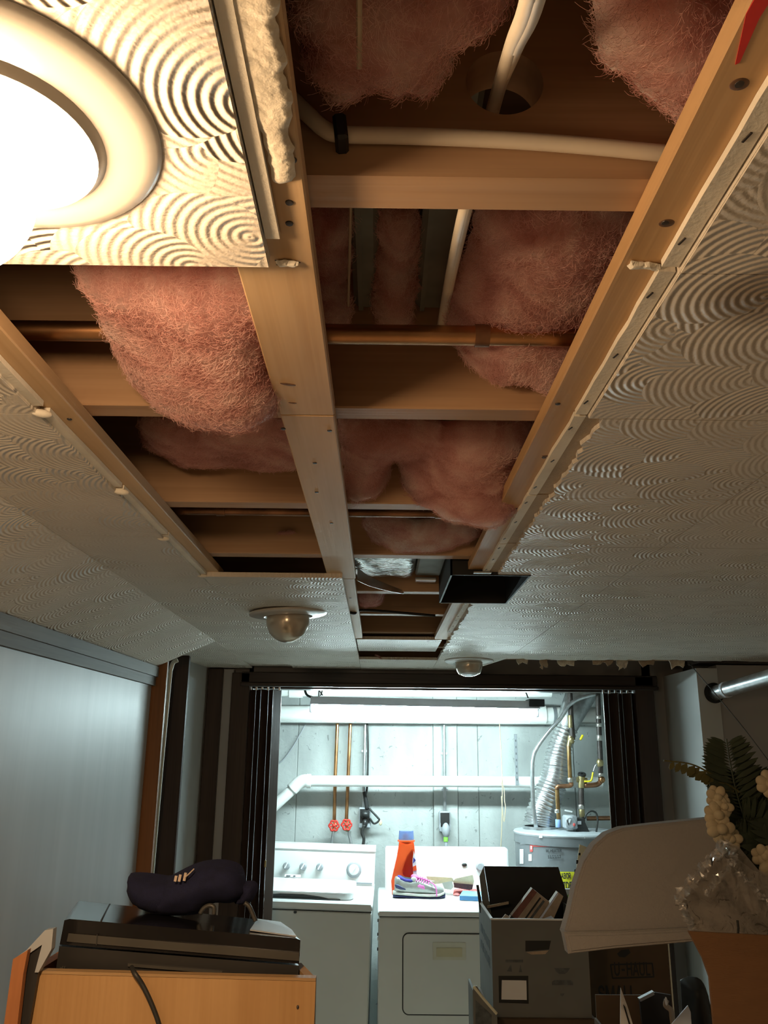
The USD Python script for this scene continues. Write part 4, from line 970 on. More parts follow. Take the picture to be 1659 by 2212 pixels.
# ------------------------------------------------------------------ water heater and its plumbing
hc = np.array([P(1224, 1797, Y=4.93)[0], 4.93])
R_, zt = 0.286, 1.20
wh = thing('water_heater', 'round grey water heater with pale top behind the cartons', 'water heater', (hc[0], hc[1], 0))
part(wh, 'tank', B().lathe([(0.0, 0.02), (R_ - 0.01, 0.02), (R_, 0.05), (R_, zt - 0.055)], (hc[0], hc[1], 0), n=72), 'tank', 40)
part(wh, 'collar', B().lathe([(R_ - 0.002, zt - 0.058), (R_ + 0.005, zt - 0.055), (R_ + 0.005, zt - 0.005), (R_ - 0.002, zt)], (hc[0], hc[1], 0), n=72), 'tank', 40)
part(wh, 'top_plate', B().lathe([(R_ + 0.006, zt - 0.012), (R_ + 0.008, zt - 0.004), (R_ + 0.004, zt + 0.003), (R_ - 0.03, zt + 0.006), (0.0, zt + 0.010)], (hc[0], hc[1], 0), n=72), 'tanktop', 40)
def on_tank(px, py):
    """Point of the tank's side at a place of the picture, with its outward normal."""
    d = MW @ np.array([(px - IW / 2) / FPX, -(py - IH / 2) / FPX, 1.0])
    o = CAM[:2] - hc
    a, bq, cq = d[:2] @ d[:2], 2 * o @ d[:2], o @ o - (R_ + 0.001) ** 2
    tt = (-bq - math.sqrt(max(0, bq * bq - 4 * a * cq))) / (2 * a)
    p = CAM + tt * d
    return p, unit([*(p[:2] - hc), 0])
def tank_patch(px0, py0, px1, py1, off=0.0012, n=8):
    V = []
    for i in range(n + 1):
        x = px0 + (px1 - px0) * i / n
        for y in (py0, py1):
            p, nn = on_tank(x, y + 0)
            V.append(p + nn * off)
            V.append(p + nn * (off - 0.0009))
    F = []
    for i in range(n):
        a = 4 * i
        F += [[a, a + 2, a + 6, a + 4], [a + 1, a + 5, a + 7, a + 3], [a, a + 4, a + 5, a + 1], [a + 2, a + 3, a + 7, a + 6]]
    F += [[0, 1, 3, 2], [4 * n, 4 * n + 2, 4 * n + 3, 4 * n + 1]]
    return B().add(V, F)
part(wh, 'label', tank_patch(1151, 1816, 1189, 1826), 'whiteprint', label='badge plate frame')
part(wh, 'label', tank_patch(1153, 1818, 1186, 1825, 0.0022), 'tank')
part(wh, 'label', tank_patch(1124, 1815, 1147, 1824), 'tanktop')
part(wh, 'label', tank_patch(1145, 1820, 1151, 1840), 'redprint', label='red round emblem')
part(wh, 'label', tank_patch(1146.5, 1827, 1149.5, 1835, 0.0022), 'whiteprint')
part(wh, 'label', tank_patch(1151, 1826, 1187, 1829), 'redprint')
part(wh, 'label', tank_patch(1123, 1834, 1131, 1866), 'whiteprint', label='white sticker')
part(wh, 'label', tank_patch(1142, 1845, 1149, 1860), 'whiteprint')
part(wh, 'label', tank_patch(1166, 1805, 1173, 1810, 0.008), 'whiteprint')
part(wh, 'label', tank_patch(1261, 1806, 1263, 1811, 0.008), 'whiteprint')
yl = tank_patch(1195, 1883, 1262, 1935)
part(wh, 'label', yl, 'ylabel', label='yellow label with black lettering')
p0, n0 = on_tank(1196, 1898); p1, _ = on_tank(1233, 1897)
part(wh, 'lettering', text_on('BY LABOR', 0.026, p0 + n0 * 0.004, p1 - p0, (0, 0, 1), 0.001, True, width=np.linalg.norm(p1 - p0)), 'ink')
p0, n0 = on_tank(1200, 1921); p1, _ = on_tank(1236, 1920)
part(wh, 'lettering', text_on('GUIDE', 0.034, p0 + n0 * 0.004, p1 - p0, (0, 0, 1), 0.001, True, width=np.linalg.norm(p1 - p0)), 'ink')
p0, n0 = on_tank(1180, 1841); p1, n1 = on_tank(1214, 1840)
part(wh, 'lettering', text_on('W. HEATER', 0.014, p0 + n0 * 0.006, p1 - p0, (0, 0, 1), 0.0008, True, width=np.linalg.norm(p1 - p0)), 'ink', label='handwritten black marker note')
p0, n0 = on_tank(1184, 1854); p1, n1 = on_tank(1212, 1853)
part(wh, 'lettering', text_on('11/21/13', 0.014, p0 + n0 * 0.006, p1 - p0, (0, 0, 1), 0.0008, True, width=np.linalg.norm(p1 - p0)), 'ink')
# flue: ribbed flexible aluminium duct up to a grey elbow
du = thing('flue_duct', 'shiny ribbed flexible duct rising from the water heater', 'duct', P(1166, 1780, Y=5.02))
path = smoothpath([P(1166, 1782, Y=4.98), P(1171, 1755, Y=4.98), P(1185, 1715, Y=4.98), P(1198, 1680, Y=4.98), P(1204, 1640, Y=4.98), P(1213, 1605, Y=4.98), P(1228, 1565, Y=4.98)], 40)
ra = np.interp(np.linspace(0, 1, len(path)), [0, 0.25, 0.6, 1], [0.088, 0.083, 0.073, 0.058])
part(du, 'ribbed_hose', B().tube(path, ra + 0.0045 * np.cos(np.arange(len(path)) * math.pi / 4), 32), 'alu', 50)
part(du, 'elbow', B().tube(smoothpath([P(1224, 1574, Y=4.98), P(1234, 1545, Y=4.98), P(1250, 1510, Y=5.02), P(1268, 1470, Y=5.04)], 8), np.linspace(0.06, 0.095, 25), 28), 'galv', True, label='smooth grey flue elbow')
part(du, 'base_ring', B().lathe([(0.086, 0), (0.096, 0.0), (0.096, 0.014), (0.086, 0.014)], (P(1166, 1786, Y=4.98)[0], 4.98, zt + 0.008), n=32), 'galv', 40)
single('metal_conduit', 'bent grey metal conduit rising from the water heater beside the ribbed duct', 'conduit', pip([(1158, 1787), (1152, 1740), (1150, 1680), (1151, 1640), (1160, 1615), (1185, 1580), (1212, 1550), (1228, 1525), (1250, 1510), (1285, 1500)], 4.86, 0.0115, 14, 6), 'galv', True)
# supply pipe with yellow lever, left riser with blue fitting
t = thing('water_pipe', 'aged copper supply pipe with yellow lever valve stepping down to the heater', 'pipe', P(1235, 1600, Y=4.88))
Y2 = 4.88
part(t, 'riser', pip([(1230, 1470), (1233, 1540), (1237, 1598)], Y2, 0.0145, 14), 'iron', True)
part(t, 'solder_joint', pip([(1231, 1545), (1233, 1572)], Y2 - 0.004, 0.0135, 12), 'brass', True)
part(t, 'valve', B().ball(P(1234, 1598, Y=Y2), (0.020, 0.020, 0.024)).add(*pip([(1232, 1590), (1229, 1612)], Y2, 0.014, 12).out()), 'brass', 40)
part(t, 'lever', pip([(1240, 1600), (1250, 1597), (1254, 1595)], Y2 - 0.02, 0.004, 8), 'galv', True)
part(t, 'lever_grip', pip([(1253, 1598), (1256, 1594), (1259, 1588)], Y2 - 0.02, 0.007, 8), 'yellow', True, label='yellow lever grip')
part(t, 'pipe', pip([(1228, 1610), (1230, 1650), (1232, 1690)], Y2, 0.0115, 14), 'bronze', True)
part(t, 'pipe', pip([(1233, 1688), (1232, 1697), (1206, 1699), (1203, 1706)], Y2, 0.012, 14, 4), 'copper2', True)
part(t, 'pipe', pip([(1203, 1700), (1205, 1740), (1207, 1770)], Y2, 0.0115, 14), 'bronze', True)
part(t, 'solder_joint', pip([(1203, 1748), (1204, 1756)], Y2, 0.0145, 14), 'solder', True)
part(t, 'solder_joint', pip([(1231, 1680), (1232, 1690)], Y2, 0.0145, 14), 'solder', True)
part(t, 'blue_fitting', pip([(1205, 1770), (1206, 1787)], Y2, 0.015, 14), 'blue', True, label='blue plastic fitting')
t = thing('gas_pipe', 'dark outlet pipe with black valve wheel above the burner control', 'pipe', P(1256, 1720, Y=4.88))
part(t, 'pipe', pip([(1255, 1690), (1256, 1730), (1258, 1775)], Y2, 0.0145, 14), 'iron', True)
part(t, 'tee', pip([(1256, 1676), (1256, 1702)], Y2, 0.019, 14).add(*pip([(1246, 1684), (1268, 1686)], Y2, 0.014, 12).out()), 'brass', 40)
part(t, 'wheel_handle', B().lathe([(0.006, -0.006), (0.022, -0.006), (0.024, 0.0), (0.022, 0.006), (0.006, 0.006)], P(1257, 1673, Y=Y2), (0, -0.4, 1), 20), 'black', 40)
part(t, 'solder_joint', pip([(1255, 1738), (1256, 1748)], Y2, 0.0165, 14), 'solder', True)
part(t, 'brass_end', pip([(1256, 1748), (1258, 1764)], Y2, 0.016, 14), 'brass', True)
part(t, 'branch', pip([(1262, 1697), (1280, 1696), (1291, 1694), (1298, 1688)], Y2, 0.0135, 14, 4), 'copper2', True)
t = thing('water_pipe', 'tall aged copper pipe at the right edge of the opening with yellow bent lever', 'pipe', P(1297, 1600, Y=4.88))
part(t, 'riser', pip([(1291, 1470), (1293, 1550), (1297, 1640), (1298, 1690)], Y2, 0.0145, 14), 'iron', True)
for (y0, y1) in ((1545, 1553), (1562, 1570), (1588, 1600), (1670, 1678)):
    part(t, 'solder_joint', pip([(1293 + (y0 - 1545) * 0.035, y0), (1293 + (y1 - 1545) * 0.035, y1)], Y2 - 0.003, 0.0155, 14), 'solder', True)
part(t, 'valve', B().ball(P(1296, 1648, Y=Y2), (0.020, 0.020, 0.028)), 'brass', True)
part(t, 'elbow_joint', B().ball(P(1300, 1684, Y=Y2 - 0.01), 0.019), 'copper', True)
part(t, 'lever', pip([(1290, 1650), (1286, 1654), (1282, 1666)], Y2 - 0.03, 0.0042, 8), 'galv', True)
part(t, 'lever_grip', pip([(1281, 1668), (1278, 1684), (1273, 1688), (1262, 1688)], Y2 - 0.03, 0.0052, 8, 4), 'yellow', True, label='yellow bent lever grip')
single('water_pipe', 'short rusty pipe crossing low behind the burner control', 'pipe', pip([(1268, 1768), (1330, 1767)], 5.12, 0.0125, 14), 'copper2', True)
t = thing('burner_control', 'grey box-shaped burner control with black fan motor on the water heater', 'control unit', P(1245, 1780, Y=4.84))
c = P(1232, 1776, Y=4.82)
part(t, 'housing', B().box((c[0], 4.83, c[2]), (0.066, 0.07, 0.072), rotz(0.15), 0.008), 'grey', 40)
part(t, 'dial', B().lathe([(0.0, 0.012), (0.026, 0.012), (0.03, 0.006), (0.03, 0)], (c[0] - 0.006, 4.795, c[2]), (0.1, -1, 0), 28), 'grey', 40)
part(t, 'dial_mark', B().box((c[0] - 0.012, 4.781, c[2] + 0.008), (0.006, 0.004, 0.02), roty(0.3)), 'whiteprint')
part(t, 'dial_mark', B().box((c[0] - 0.022, 4.782, c[2] + 0.002), (0.005, 0.004, 0.026), roty(-0.3)), 'black')
part(t, 'dial_mark', B().ball((c[0] + 0.012, 4.781, c[2] - 0.010), (0.007, 0.003, 0.009)), 'redprint', label='red dial mark')
c2 = P(1252, 1782, Y=4.82)
part(t, 'motor', B().hull([(c2[0] + dx, 4.83 + dy, z) for dx, z in ((-0.024, zt + 0.006), (0.05, zt + 0.006), (-0.02, c2[2] + 0.035), (0.02, c2[2] + 0.035)) for dy in (-0.02, 0.05)]), 'black')
part(t, 'motor_plate', B().box((c2[0] - 0.004, 4.807, c2[2] + 0.012), (0.022, 0.005, 0.018), None, 0.002), 'grey')
part(t, 'tag', B().box(P(1228, 1752, Y=4.80), (0.042, 0.004, 0.008), roty(0.2)), 'whiteprint')
part(t, 'cord', pip([(1263, 1768), (1268, 1757), (1278, 1752), (1288, 1757), (1291, 1772), (1289, 1790), (1288, 1797)], 4.82, 0.0052, 8, 6), 'blackcord', True, label='thin black cord arching to the tank top')

# ------------------------------------------------------------------ washing machine (turned and leaning a little) and dryer
def rrect(x0, z0, x1, z1, r):
    return Polygon([(x0 + r, z0 + r), (x1 - r, z0 + r), (x1 - r, z1 - r), (x0 + r, z1 - r)]).buffer(r, quad_segs=8)
Wm = rotz(-0.012) @ roty(0.024)
wo = np.array([-0.044, 4.275, 0.0])                                  # right front foot
def wl(b): return b.move(Wm, wo)
ww = thing('washing_machine', 'white top-loading washing machine with four dials left of the dryer', 'washing machine', wo)
part(ww, 'body', wl(B().span((-0.685, 0, 0.02), (0, 0.64, 0.885), 0.006)), 'enamel2')
part(ww, 'foot', wl(B().span((-0.66, 0.03, 0), (-0.62, 0.07, 0.03)).span((-0.06, 0.03, 0), (-0.02, 0.07, 0.03))), 'black')
top = wl(B().span((-0.690, -0.008, 0.890), (0.004, 0.652, 0.930), 0.010))
part(ww, 'top', top, 'enamel', 40)
part(ww, 'top_gap', wl(B().span((-0.684, 0.004, 0.884), (-0.002, 0.63, 0.891))), 'seam')
lid = rrect(-0.60, 0.03, -0.09, 0.46, 0.05)
part(ww, 'lid', wl(rounded(lid, XY, 0.931, 0.962, 0.006)), 'enamel')
part(ww, 'lid_gap', wl(B().prism(rrect(-0.54, 0.022, -0.15, 0.06, 0.018), XY, 0.9302, 0.9345)), 'seam')
lip = Polygon([(-0.60, 0.0), (-0.50, 0.010), (-0.40, 0.016), (-0.25, 0.014), (-0.14, 0.002), (-0.14, -0.012), (-0.60, -0.012)])
part(ww, 'finger_slot', wl(B().prism(Polygon([(-0.545, 0.934), (-0.20, 0.934), (-0.25, 0.944), (-0.33, 0.951), (-0.44, 0.951), (-0.51, 0.944)]), XZ, 0.0285, 0.034)), 'seam', label='dark finger slot under the lid')
cs = B().hull([(x, y, z) for x in (-0.688, 0.002) for y, z in ((0.50, 0.93), (0.535, 1.105), (0.548, 1.118), (0.62, 1.118), (0.65, 1.10), (0.65, 0.93))])
part(ww, 'console', wl(cs), 'enamel', 40)
part(ww, 'console_trim', wl(B().hull([(x, y, z) for x in (-0.690, 0.004) for y, z in ((0.527, 1.098), (0.534, 1.098), (0.545, 1.1225), (0.62, 1.1225), (0.62, 1.112))])), 'enamel2')
part(ww, 'console_edge', wl(B().span((-0.675, 0.495, 0.940), (-0.01, 0.503, 0.946))), 'grey')
kn = unit([0, -1, 0.2])
for k, fx in enumerate((616, 652, 688)):
    o = np.array([P(fx, 1872, Y=4.79)[0] - wo[0] - 0.024, 0.515 - 0.004, 1.012])
    kb = B().lathe([(0.0, 0.022), (0.013, 0.022), (0.017, 0.016), (0.019, 0.0)], o, kn, 28)
    kk = part(ww, 'knob', wl(kb), 'grey', 40)
    part(kk, 'grip', wl(B().box(o + kn * 0.024, (0.007, 0.012, 0.032), rotx(-0.2) @ roty(0.5), 0.002)), 'enamel')
o = np.array([P(762, 1876, Y=4.79)[0] - wo[0] - 0.024, 0.514, 1.005])
dk = part(ww, 'dial', wl(B().lathe([(0.0, 0.012), (0.030, 0.012), (0.036, 0.008), (0.040, 0.0)], o, kn, 40)), 'grey', 40, label='large timer dial')
part(dk, 'dial_face', wl(B().lathe([(0.0, 0.020), (0.024, 0.020), (0.028, 0.012)], o, kn, 40)), 'enamel', 40)
part(dk, 'grip', wl(B().box(o + kn * 0.026, (0.009, 0.014, 0.046), rotx(-0.2) @ roty(0.6), 0.003)), 'enamel')
part(ww, 'label', wl(B().box((-0.43, 0.466, 0.968), (0.085, 0.02, 0.010), rotx(0.5), 0.001)), 'paper', label='small printed lid label')
lb = wl(B().box((-0.452, 0.455, 0.9715), (0.022, 0.010, 0.0012), rotx(0.5)).box((-0.42, 0.455, 0.9715), (0.012, 0.010, 0.0012), rotx(0.5)))
part(ww, 'label', lb, 'fadedink')
part(ww, 'latch', wl(B().box((-0.36, -0.003, 0.878), (0.014, 0.012, 0.010), None, 0.003)), 'seam', label='dark dent under the front edge')

Yd = 4.245
dr = thing('clothes_dryer', 'white front-loading dryer with shoe and detergent on top', 'dryer', (0.345, Yd, 0))
x0, x1 = 0.010, 0.690
part(dr, 'body', B().span((x0, Yd, 0.02), (x1, Yd + 0.66, 0.872), 0.006), 'enamel2')
part(dr, 'foot', B().span((x0 + 0.03, Yd + 0.03, 0), (x0 + 0.07, Yd + 0.07, 0.03)).span((x1 - 0.07, Yd + 0.03, 0), (x1 - 0.03, Yd + 0.07, 0.03)), 'black')
part(dr, 'top_gap', B().span((x0 + 0.004, Yd + 0.006, 0.870), (x1 - 0.004, Yd + 0.64, 0.878)), 'seam')
part(dr, 'top', B().span((x0 - 0.003, Yd - 0.006, 0.877), (x1 + 0.003, Yd + 0.67, 0.905), 0.008), 'enamel', 40)
a0, a1 = P(869, 2014, Y=Yd), P(1092, 2195, Y=Yd)
fr = rrect(a0[0], a1[2], a1[0] + 0.10, a0[2], 0.03)
part(dr, 'door_gap', B().prism(fr.difference(fr.buffer(-0.006)), XZ, Yd + 0.002, Yd - 0.0012), 'seam', label='dark gap round the dryer door')
dd = part(dr, 'door', rounded(fr.buffer(-0.0055), XZ, Yd + 0.004, Yd - 0.006, 0.003), 'enamel2')
h0, h1 = P(937, 2038, Y=Yd), P(1004, 2060, Y=Yd)
h0, h1 = P(942, 2046, Y=Yd), P(998, 2066, Y=Yd)
part(dd, 'handle_plate', rounded(rrect(h0[0] - 0.016, h1[2] - 0.014, h1[0] + 0.018, h0[2] + 0.022, 0.004), XZ, Yd - 0.004, Yd - 0.009, 0.002), 'ivory2')
part(dd, 'handle', rounded(rrect(h0[0], h1[2], h1[0], h0[2], 0.003), XZ, Yd - 0.007, Yd - 0.013, 0.002), 'ivory', label='yellowed door handle')
cx0, cx1 = P(832, 1880, Y=4.83)[0], P(1099, 1880, Y=4.83)[0]
zc = P(960, 1830, Y=4.86)[2]
cg = rrect(cx0, 0.895, cx1, zc, 0.012)
cb = rounded(cg, XZ, 0.0, 0.075, 0.010)
cb.v = [np.stack([v[:, 0], 4.80 + (v[:, 2] - 0.9) * 0.16 + v[:, 1], v[:, 2]], 1) for v in cb.v]
part(dr, 'console', cb, 'enamel', 40)
c = P(1003, 1868, Y=4.822)
part(dr, 'emblem', B().ball((c[0], 4.8185, c[2]), (0.014, 0.006, 0.009), None, 3), 'charcoal', True, label='small dark oval maker emblem')
c = P(1037, 1873, Y=4.822)
part(dr, 'knob', B().lathe([(0.0, 0.022), (0.016, 0.022), (0.022, 0.012), (0.024, 0.0)], (c[0], 4.826, c[2]), (0, -1, 0.15), 28), 'grey', 40)
c = P(834, 1877, Y=4.80)
part(dr, 'sticker', B().box((c[0] - 0.002, 4.84, c[2]), (0.003, 0.02, 0.02)), 'ylabel')
for k, yy in enumerate((1988, 2018, 2028, 2050)):
    c = P(814.5, yy, Y=Yd + 0.03)
    part(dr, 'side_clip', B().box((x0 - 0.002, Yd + 0.03, c[2]), (0.006, 0.014, 0.012), None, 0.002), 'black' if k != 2 else 'paper')

# ------------------------------------------------------------------ on top of the dryer
bo = thing('detergent_bottle', 'orange detergent jug with blue measuring cap behind the shoe', 'bottle', P(872, 1925, Y=4.72))
Yb = 4.70
def pz(lst, Y): return [tuple(P(x, y, Y=Y)[[0, 2]]) for x, y in lst]
zb = 0.906
out = pz([(862, 1818), (893, 1818), (895, 1830), (897, 1870), (900, 1893)], Yb) + [(P(902, 1930, Y=Yb)[0], zb), (P(847, 1930, Y=Yb)[0], zb)] + pz([(845, 1902), (850, 1880), (857, 1850), (860, 1832)], Yb)
body = Polygon(out)
hole = Polygon(smoothpath(pz([(890, 1836), (881, 1848), (873, 1866), (870, 1885), (878, 1897), (887, 1903), (891, 1890), (892, 1860), (890, 1836)], Yb), 5)).buffer(0)
part(bo, 'body', rounded(body.difference(hole), XZ, Yb + 0.02, Yb - 0.045, 0.010), 'orange', 40)
part(bo, 'handle_recess', rounded(body.buffer(-0.006), XZ, Yb + 0.05, Yb - 0.008, 0.008), 'orange', 40)
cc = P(877.5, 1816, Y=Yb)
part(bo, 'neck', B().lathe([(0.046, -0.004), (0.046, 0.004), (0.030, 0.008)], (cc[0], Yb, cc[2]), n=32), 'orange', 40)
part(bo, 'spout', B().lathe([(0.016, 0.0), (0.016, 0.026), (0.013, 0.034), (0.0, 0.036)], (cc[0] - 0.004, Yb, cc[2]), n=24), 'redspout', 40, label='red pouring spout')
part(bo, 'cap', B().lathe([(0.0395, 0.002), (0.041, 0.002), (0.038, 0.050), (0.0, 0.051), (0.0, 0.049), (0.0365, 0.048), (0.0395, 0.002)], (cc[0], Yb, cc[2]), n=40), 'capplastic', 40, label='clear blue measuring cap')
lb = pz([(894, 1838), (899, 1860), (901, 1893), (893, 1893), (891, 1860)], Yb - 0.047)
part(bo, 'label', B().prism(Polygon(lb), XZ, Yb - 0.046, Yb - 0.0475), 'whiteprint', label='white label strip')
part(bo, 'label', B().prism(Polygon(pz([(893, 1852), (898, 1858), (892, 1866)], Yb - 0.047)), XZ, Yb - 0.0475, Yb - 0.0485), 'violet')
part(bo, 'label', B().prism(Polygon(pz([(892, 1872), (899, 1869), (900, 1880), (892, 1882)], Yb - 0.047)), XZ, Yb - 0.0475, Yb - 0.0485), 'orange')

# running shoe, built from cross-sections along its length (heel left, toe right)
def loft(secs, n=20):
    """secs: (x, y centre, half width, bottom, top)."""
    V, F = [], []
    for x, yc, hw, zb_, zt_ in secs:
        a = np.arange(n) * 2 * math.pi / n
        cs_, sn_ = np.cos(a), np.sin(a)
        ex = np.sign(cs_) * np.abs(cs_) ** 0.75
        ez = np.sign(sn_) * np.abs(sn_) ** 0.8
        V.append(np.stack([np.full(n, x), yc + hw * ex, (zb_ + zt_) / 2 + (zt_ - zb_) / 2 * ez], 1))
    m = len(secs)
    F = [[i * n + j, i * n + (j + 1) % n, (i + 1) * n + (j + 1) % n, (i + 1) * n + j] for i in range(m - 1) for j in range(n)]
    V = np.vstack(V)
    b = B().add(V, F)
    for e, s in ((0, 1), (m - 1, -1)):
        b.add(np.vstack([V[e * n:(e + 1) * n], V[e * n:(e + 1) * n].mean(0)]), [[(j + 1) % n, j, n] if s > 0 else [j, (j + 1) % n, n] for j in range(n)])
    return b
sh0 = P(849, 1941, Z=0.906)
sL = P(963, 1938, Y=sh0[1])[0] - sh0[0]
sy = sh0[1] + 0.045
def S(f): return sh0[0] + sL * f
sh = thing('running_shoe', 'silver running shoe with pink laces on the front of the dryer top', 'shoe', (S(0.5), sy, zb))
part(sh, 'sole', loft([(S(f), sy, hw, zb, zb + h) for f, hw, h in ((0, .026, .019), (.05, .036, .018), (.2, .040, .016), (.45, .038, .009), (.7, .047, .006), (.88, .044, .009), (.97, .028, .018), (1.0, .014, .024))]), 'navyshoe', 50)
part(sh, 'midsole', loft([(S(f), sy, hw, zb + h0, zb + h1) for f, hw, h0, h1 in ((-.004, .024, .012, .030), (.05, .037, .012, .034), (.2, .041, .010, .030), (.45, .040, .006, .026), (.7, .0485, .004, .024), (.88, .0455, .006, .026), (.975, .028, .016, .032), (1.0, .012, .024, .034))]), 'cream', 50)
part(sh, 'upper', loft([(S(f), sy, hw, zb + .014, zb + h) for f, hw, h in ((.03, .018, .085), (.05, .029, .098), (.12, .034, .100), (.22, .036, .088), (.34, .036, .082), (.46, .037, .088), (.56, .039, .082), (.68, .042, .070), (.80, .041, .058), (.90, .034, .050), (.97, .020, .042))]), 'silver', 50)
part(sh, 'lining', loft([(S(f), sy, hw, zb + .072, zb + h) for f, hw, h in ((.09, .016, .104), (.14, .027, .102), (.24, .030, .092), (.34, .030, .088), (.42, .024, .094), (.45, .014, .095))]), 'violet', 50)
part(sh, 'collar_opening', loft([(S(f), sy, hw, zb + .085, zb + h) for f, hw, h in ((.16, .012, .1035), (.22, .020, .0955), (.32, .020, .0915), (.38, .012, .0945))]), 'ink', 50)
part(sh, 'tongue', B().ball((S(.43), sy, zb + .092), (.024, .020, .016), roty(0.35), 2), 'pinkfab', True)
part(sh, 'tongue', B().ball((S(.40), sy - .02, zb + .086), (.016, .010, .013), roty(0.35), 2), 'cream', True)
lc = B()
for k in range(6):
    f = .46 + k * .045
    z = np.interp(f, [.46, .56, .68, .74], [.091, .086, .075, .068])
    lc.tube(smoothpath([(S(f) - .004, sy - .030, zb + z - .012), (S(f) + .002, sy - .012, zb + z + .004), (S(f) + .006, sy + .012, zb + z + .004), (S(f), sy + .03, zb + z - .012)], 5), .0034, 8)
    lc.ball((S(f), sy - .012, zb + z + .004), (.008, .010, .006))
part(sh, 'laces', lc, 'pinkfab', True)
part(sh, 'lace_end', B().tube(smoothpath([(S(.72), sy - .02, zb + .074), (S(.78), sy - .043, zb + .066), (S(.82), sy - .051, zb + .045), (S(.825), sy - .055, zb + .012)], 6), .0032, 8), 'pinkfab', True, label='loose pink lace end')
def side_patch(lst, yo, material, label=None):
    part(sh, 'side_stripe', inflate(Polygon([(S(f), zb + h) for f, h in lst]), lambda u, v, h: np.stack([u, yo - h, v], 1), .006, .001, .008, .004), material, True, label=label)
side_patch([(.14, .076), (.24, .070), (.36, .058), (.48, .050), (.60, .036), (.66, .036), (.60, .062), (.50, .068), (.40, .048), (.28, .052)], sy - .034, 'pinkfab', 'pink side stripe')
side_patch([(.03, .062), (.05, .048), (.14, .040), (.26, .036), (.24, .046), (.15, .058), (.08, .066)], sy - .033, 'navyshoe', 'navy heel panel')

br = thing('scrub_brush', 'tan wooden brush with dark bristles lying behind the shoe', 'brush', P(985, 1915, Z=zb))
Yq = 4.70
part(br, 'handle', B().hull([P(x, y, Y=Yq + d) for x, y in ((921, 1893), (923, 1900), (976, 1896), (974, 1909)) for d in (0, 0.03)]), 'beige')
part(br, 'handle', B().hull([P(x, y, Y=Yq - 0.03 + d) for x, y in ((928, 1905), (930, 1911), (978, 1897), (980, 1905)) for d in (0, 0.02)]), 'beige')
part(br, 'block', B().hull([P(x, y, Y=Yq - 0.02 + d) for x, y in ((979, 1903), (984, 1898), (1015, 1900), (1021, 1890), (1024, 1903), (1022, 1912), (980, 1910)) for d in (0, 0.05)]), 'beige')
part(br, 'bristles', B().hull([P(x, y, Y=Yq - 0.035 + d) for x, y in ((980, 1907), (1022, 1911), (1020, 1921), (1014, 1923), (981, 1917)) for d in (0, 0.05)]), 'bristle')
part(br, 'knob_end', B().hull([P(x, y, Y=Yq - 0.04 + d) for x, y in ((955, 1907), (976, 1903), (980, 1916), (974, 1922), (960, 1920)) for d in (0, 0.04)]), 'cream')
cl = [tuple(P(x, y, Z=zb)[:2]) for x, y in ((980, 1918), (1030, 1912), (1034, 1934), (1001, 1930), (990, 1936), (979, 1935))]
single('red_cloth', 'coral red cloth folded under the brush on the dryer', 'cloth', inflate(Polygon(cl), XY, .008, 0.0, .02, .008, .002, 40, 2, base=lambda x, y: zb + 0.0035 + 0 * x), 'coral', True)
t = thing('blue_packet', 'flat pale blue packet at the front edge of the dryer top', 'packet', P(1010, 1945, Z=zb))
q = [P(993, 1945, Z=zb), P(1040, 1947, Z=zb), P(1040, 1936, Z=zb), P(1000, 1934, Z=zb)]
part(t, 'packet', B().hull([p_ + (0, 0, h) for p_ in q for h in (0.001, 0.020)]), 'dblue')
part(t, 'top_face', B().hull([p_ + (0, 0, h) for p_ in q for h in (0.020, 0.0225)]), 'cyan')

# ================================================================== NEAR THINGS, LEFT: wooden case with a printer and a cap
Yw = 1.40
f0, f1 = P(50, 2103, Y=Yw), P(682, 2120, Y=Yw)
zl = 0.0
wc = thing('wooden_case', 'tall orange pine case holding the black printer', 'wooden case', ((f0[0] + f1[0]) / 2, Yw, 0))
part(wc, 'front_panel', B().hull([(f0[0] - 0.012, Yw + d, zl) for d in (0, 0.016)] + [(f1[0] - 0.012, Yw + d, zl) for d in (0, 0.016)] + [(f0[0], Yw + d, f0[2]) for d in (0, 0.016)] + [(f1[0], Yw + d, f1[2]) for d in (0, 0.016)]), 'pine')
part(wc, 'top_edge', B().hull([(f0[0], Yw + d, f0[2] + h) for d in (-0.001, 0.016) for h in (0.0005, 0.0045)] + [(f1[0], Yw + d, f1[2] + h) for d in (-0.001, 0.016) for h in (0.0005, 0.0045)]), 'pinedge')
br_ = P(651, 2080, Y=1.475)
part(wc, 'corner_panel', B().hull([(f1[0] - d, Yw + 0.017, z) for d in (0.0, 0.014) for z in (zl, f1[2])] + [(br_[0] - d, 1.475, z) for d in (0.0, 0.014) for z in (zl, br_[2])]), 'pinedge')
part(wc, 'side_panel', B().span((br_[0] - 0.014, 1.478, zl), (br_[0], 1.74, 1.162)), 'pinedge')
part(wc, 'side_panel', B().hull([(f0[0] + d, Yw + 0.017, z) for d in (0.0, 0.016) for z in (zl, f0[2])] + [(f0[0] + 0.05 + d, 1.74, z) for d in (0.0, 0.016) for z in (zl, f0[2] + 0.03)]), 'redwood', label='red-brown side board')
part(wc, 'back_panel', B().span((f0[0] + 0.052, 1.741, zl), (br_[0] - 0.002, 1.755, 1.16)), 'pine')
part(wc, 'shelf', B().hull([(f0[0] + 0.02, 1.417, z) for z in (1.15, 1.165)] + [(br_[0] - 0.02, 1.417, z) for z in (1.15, 1.165)] + [(f0[0] + 0.07, 1.738, z) for z in (1.15, 1.165)] + [(br_[0] - 0.02, 1.738, z) for z in (1.15, 1.165)]), 'pine')
c = P(672, 2176, Y=Yw)
part(wc, 'nail', B().ball((c[0] - 0.02, Yw, c[2]), (0.002, 0.0015, 0.003)), 'iron')

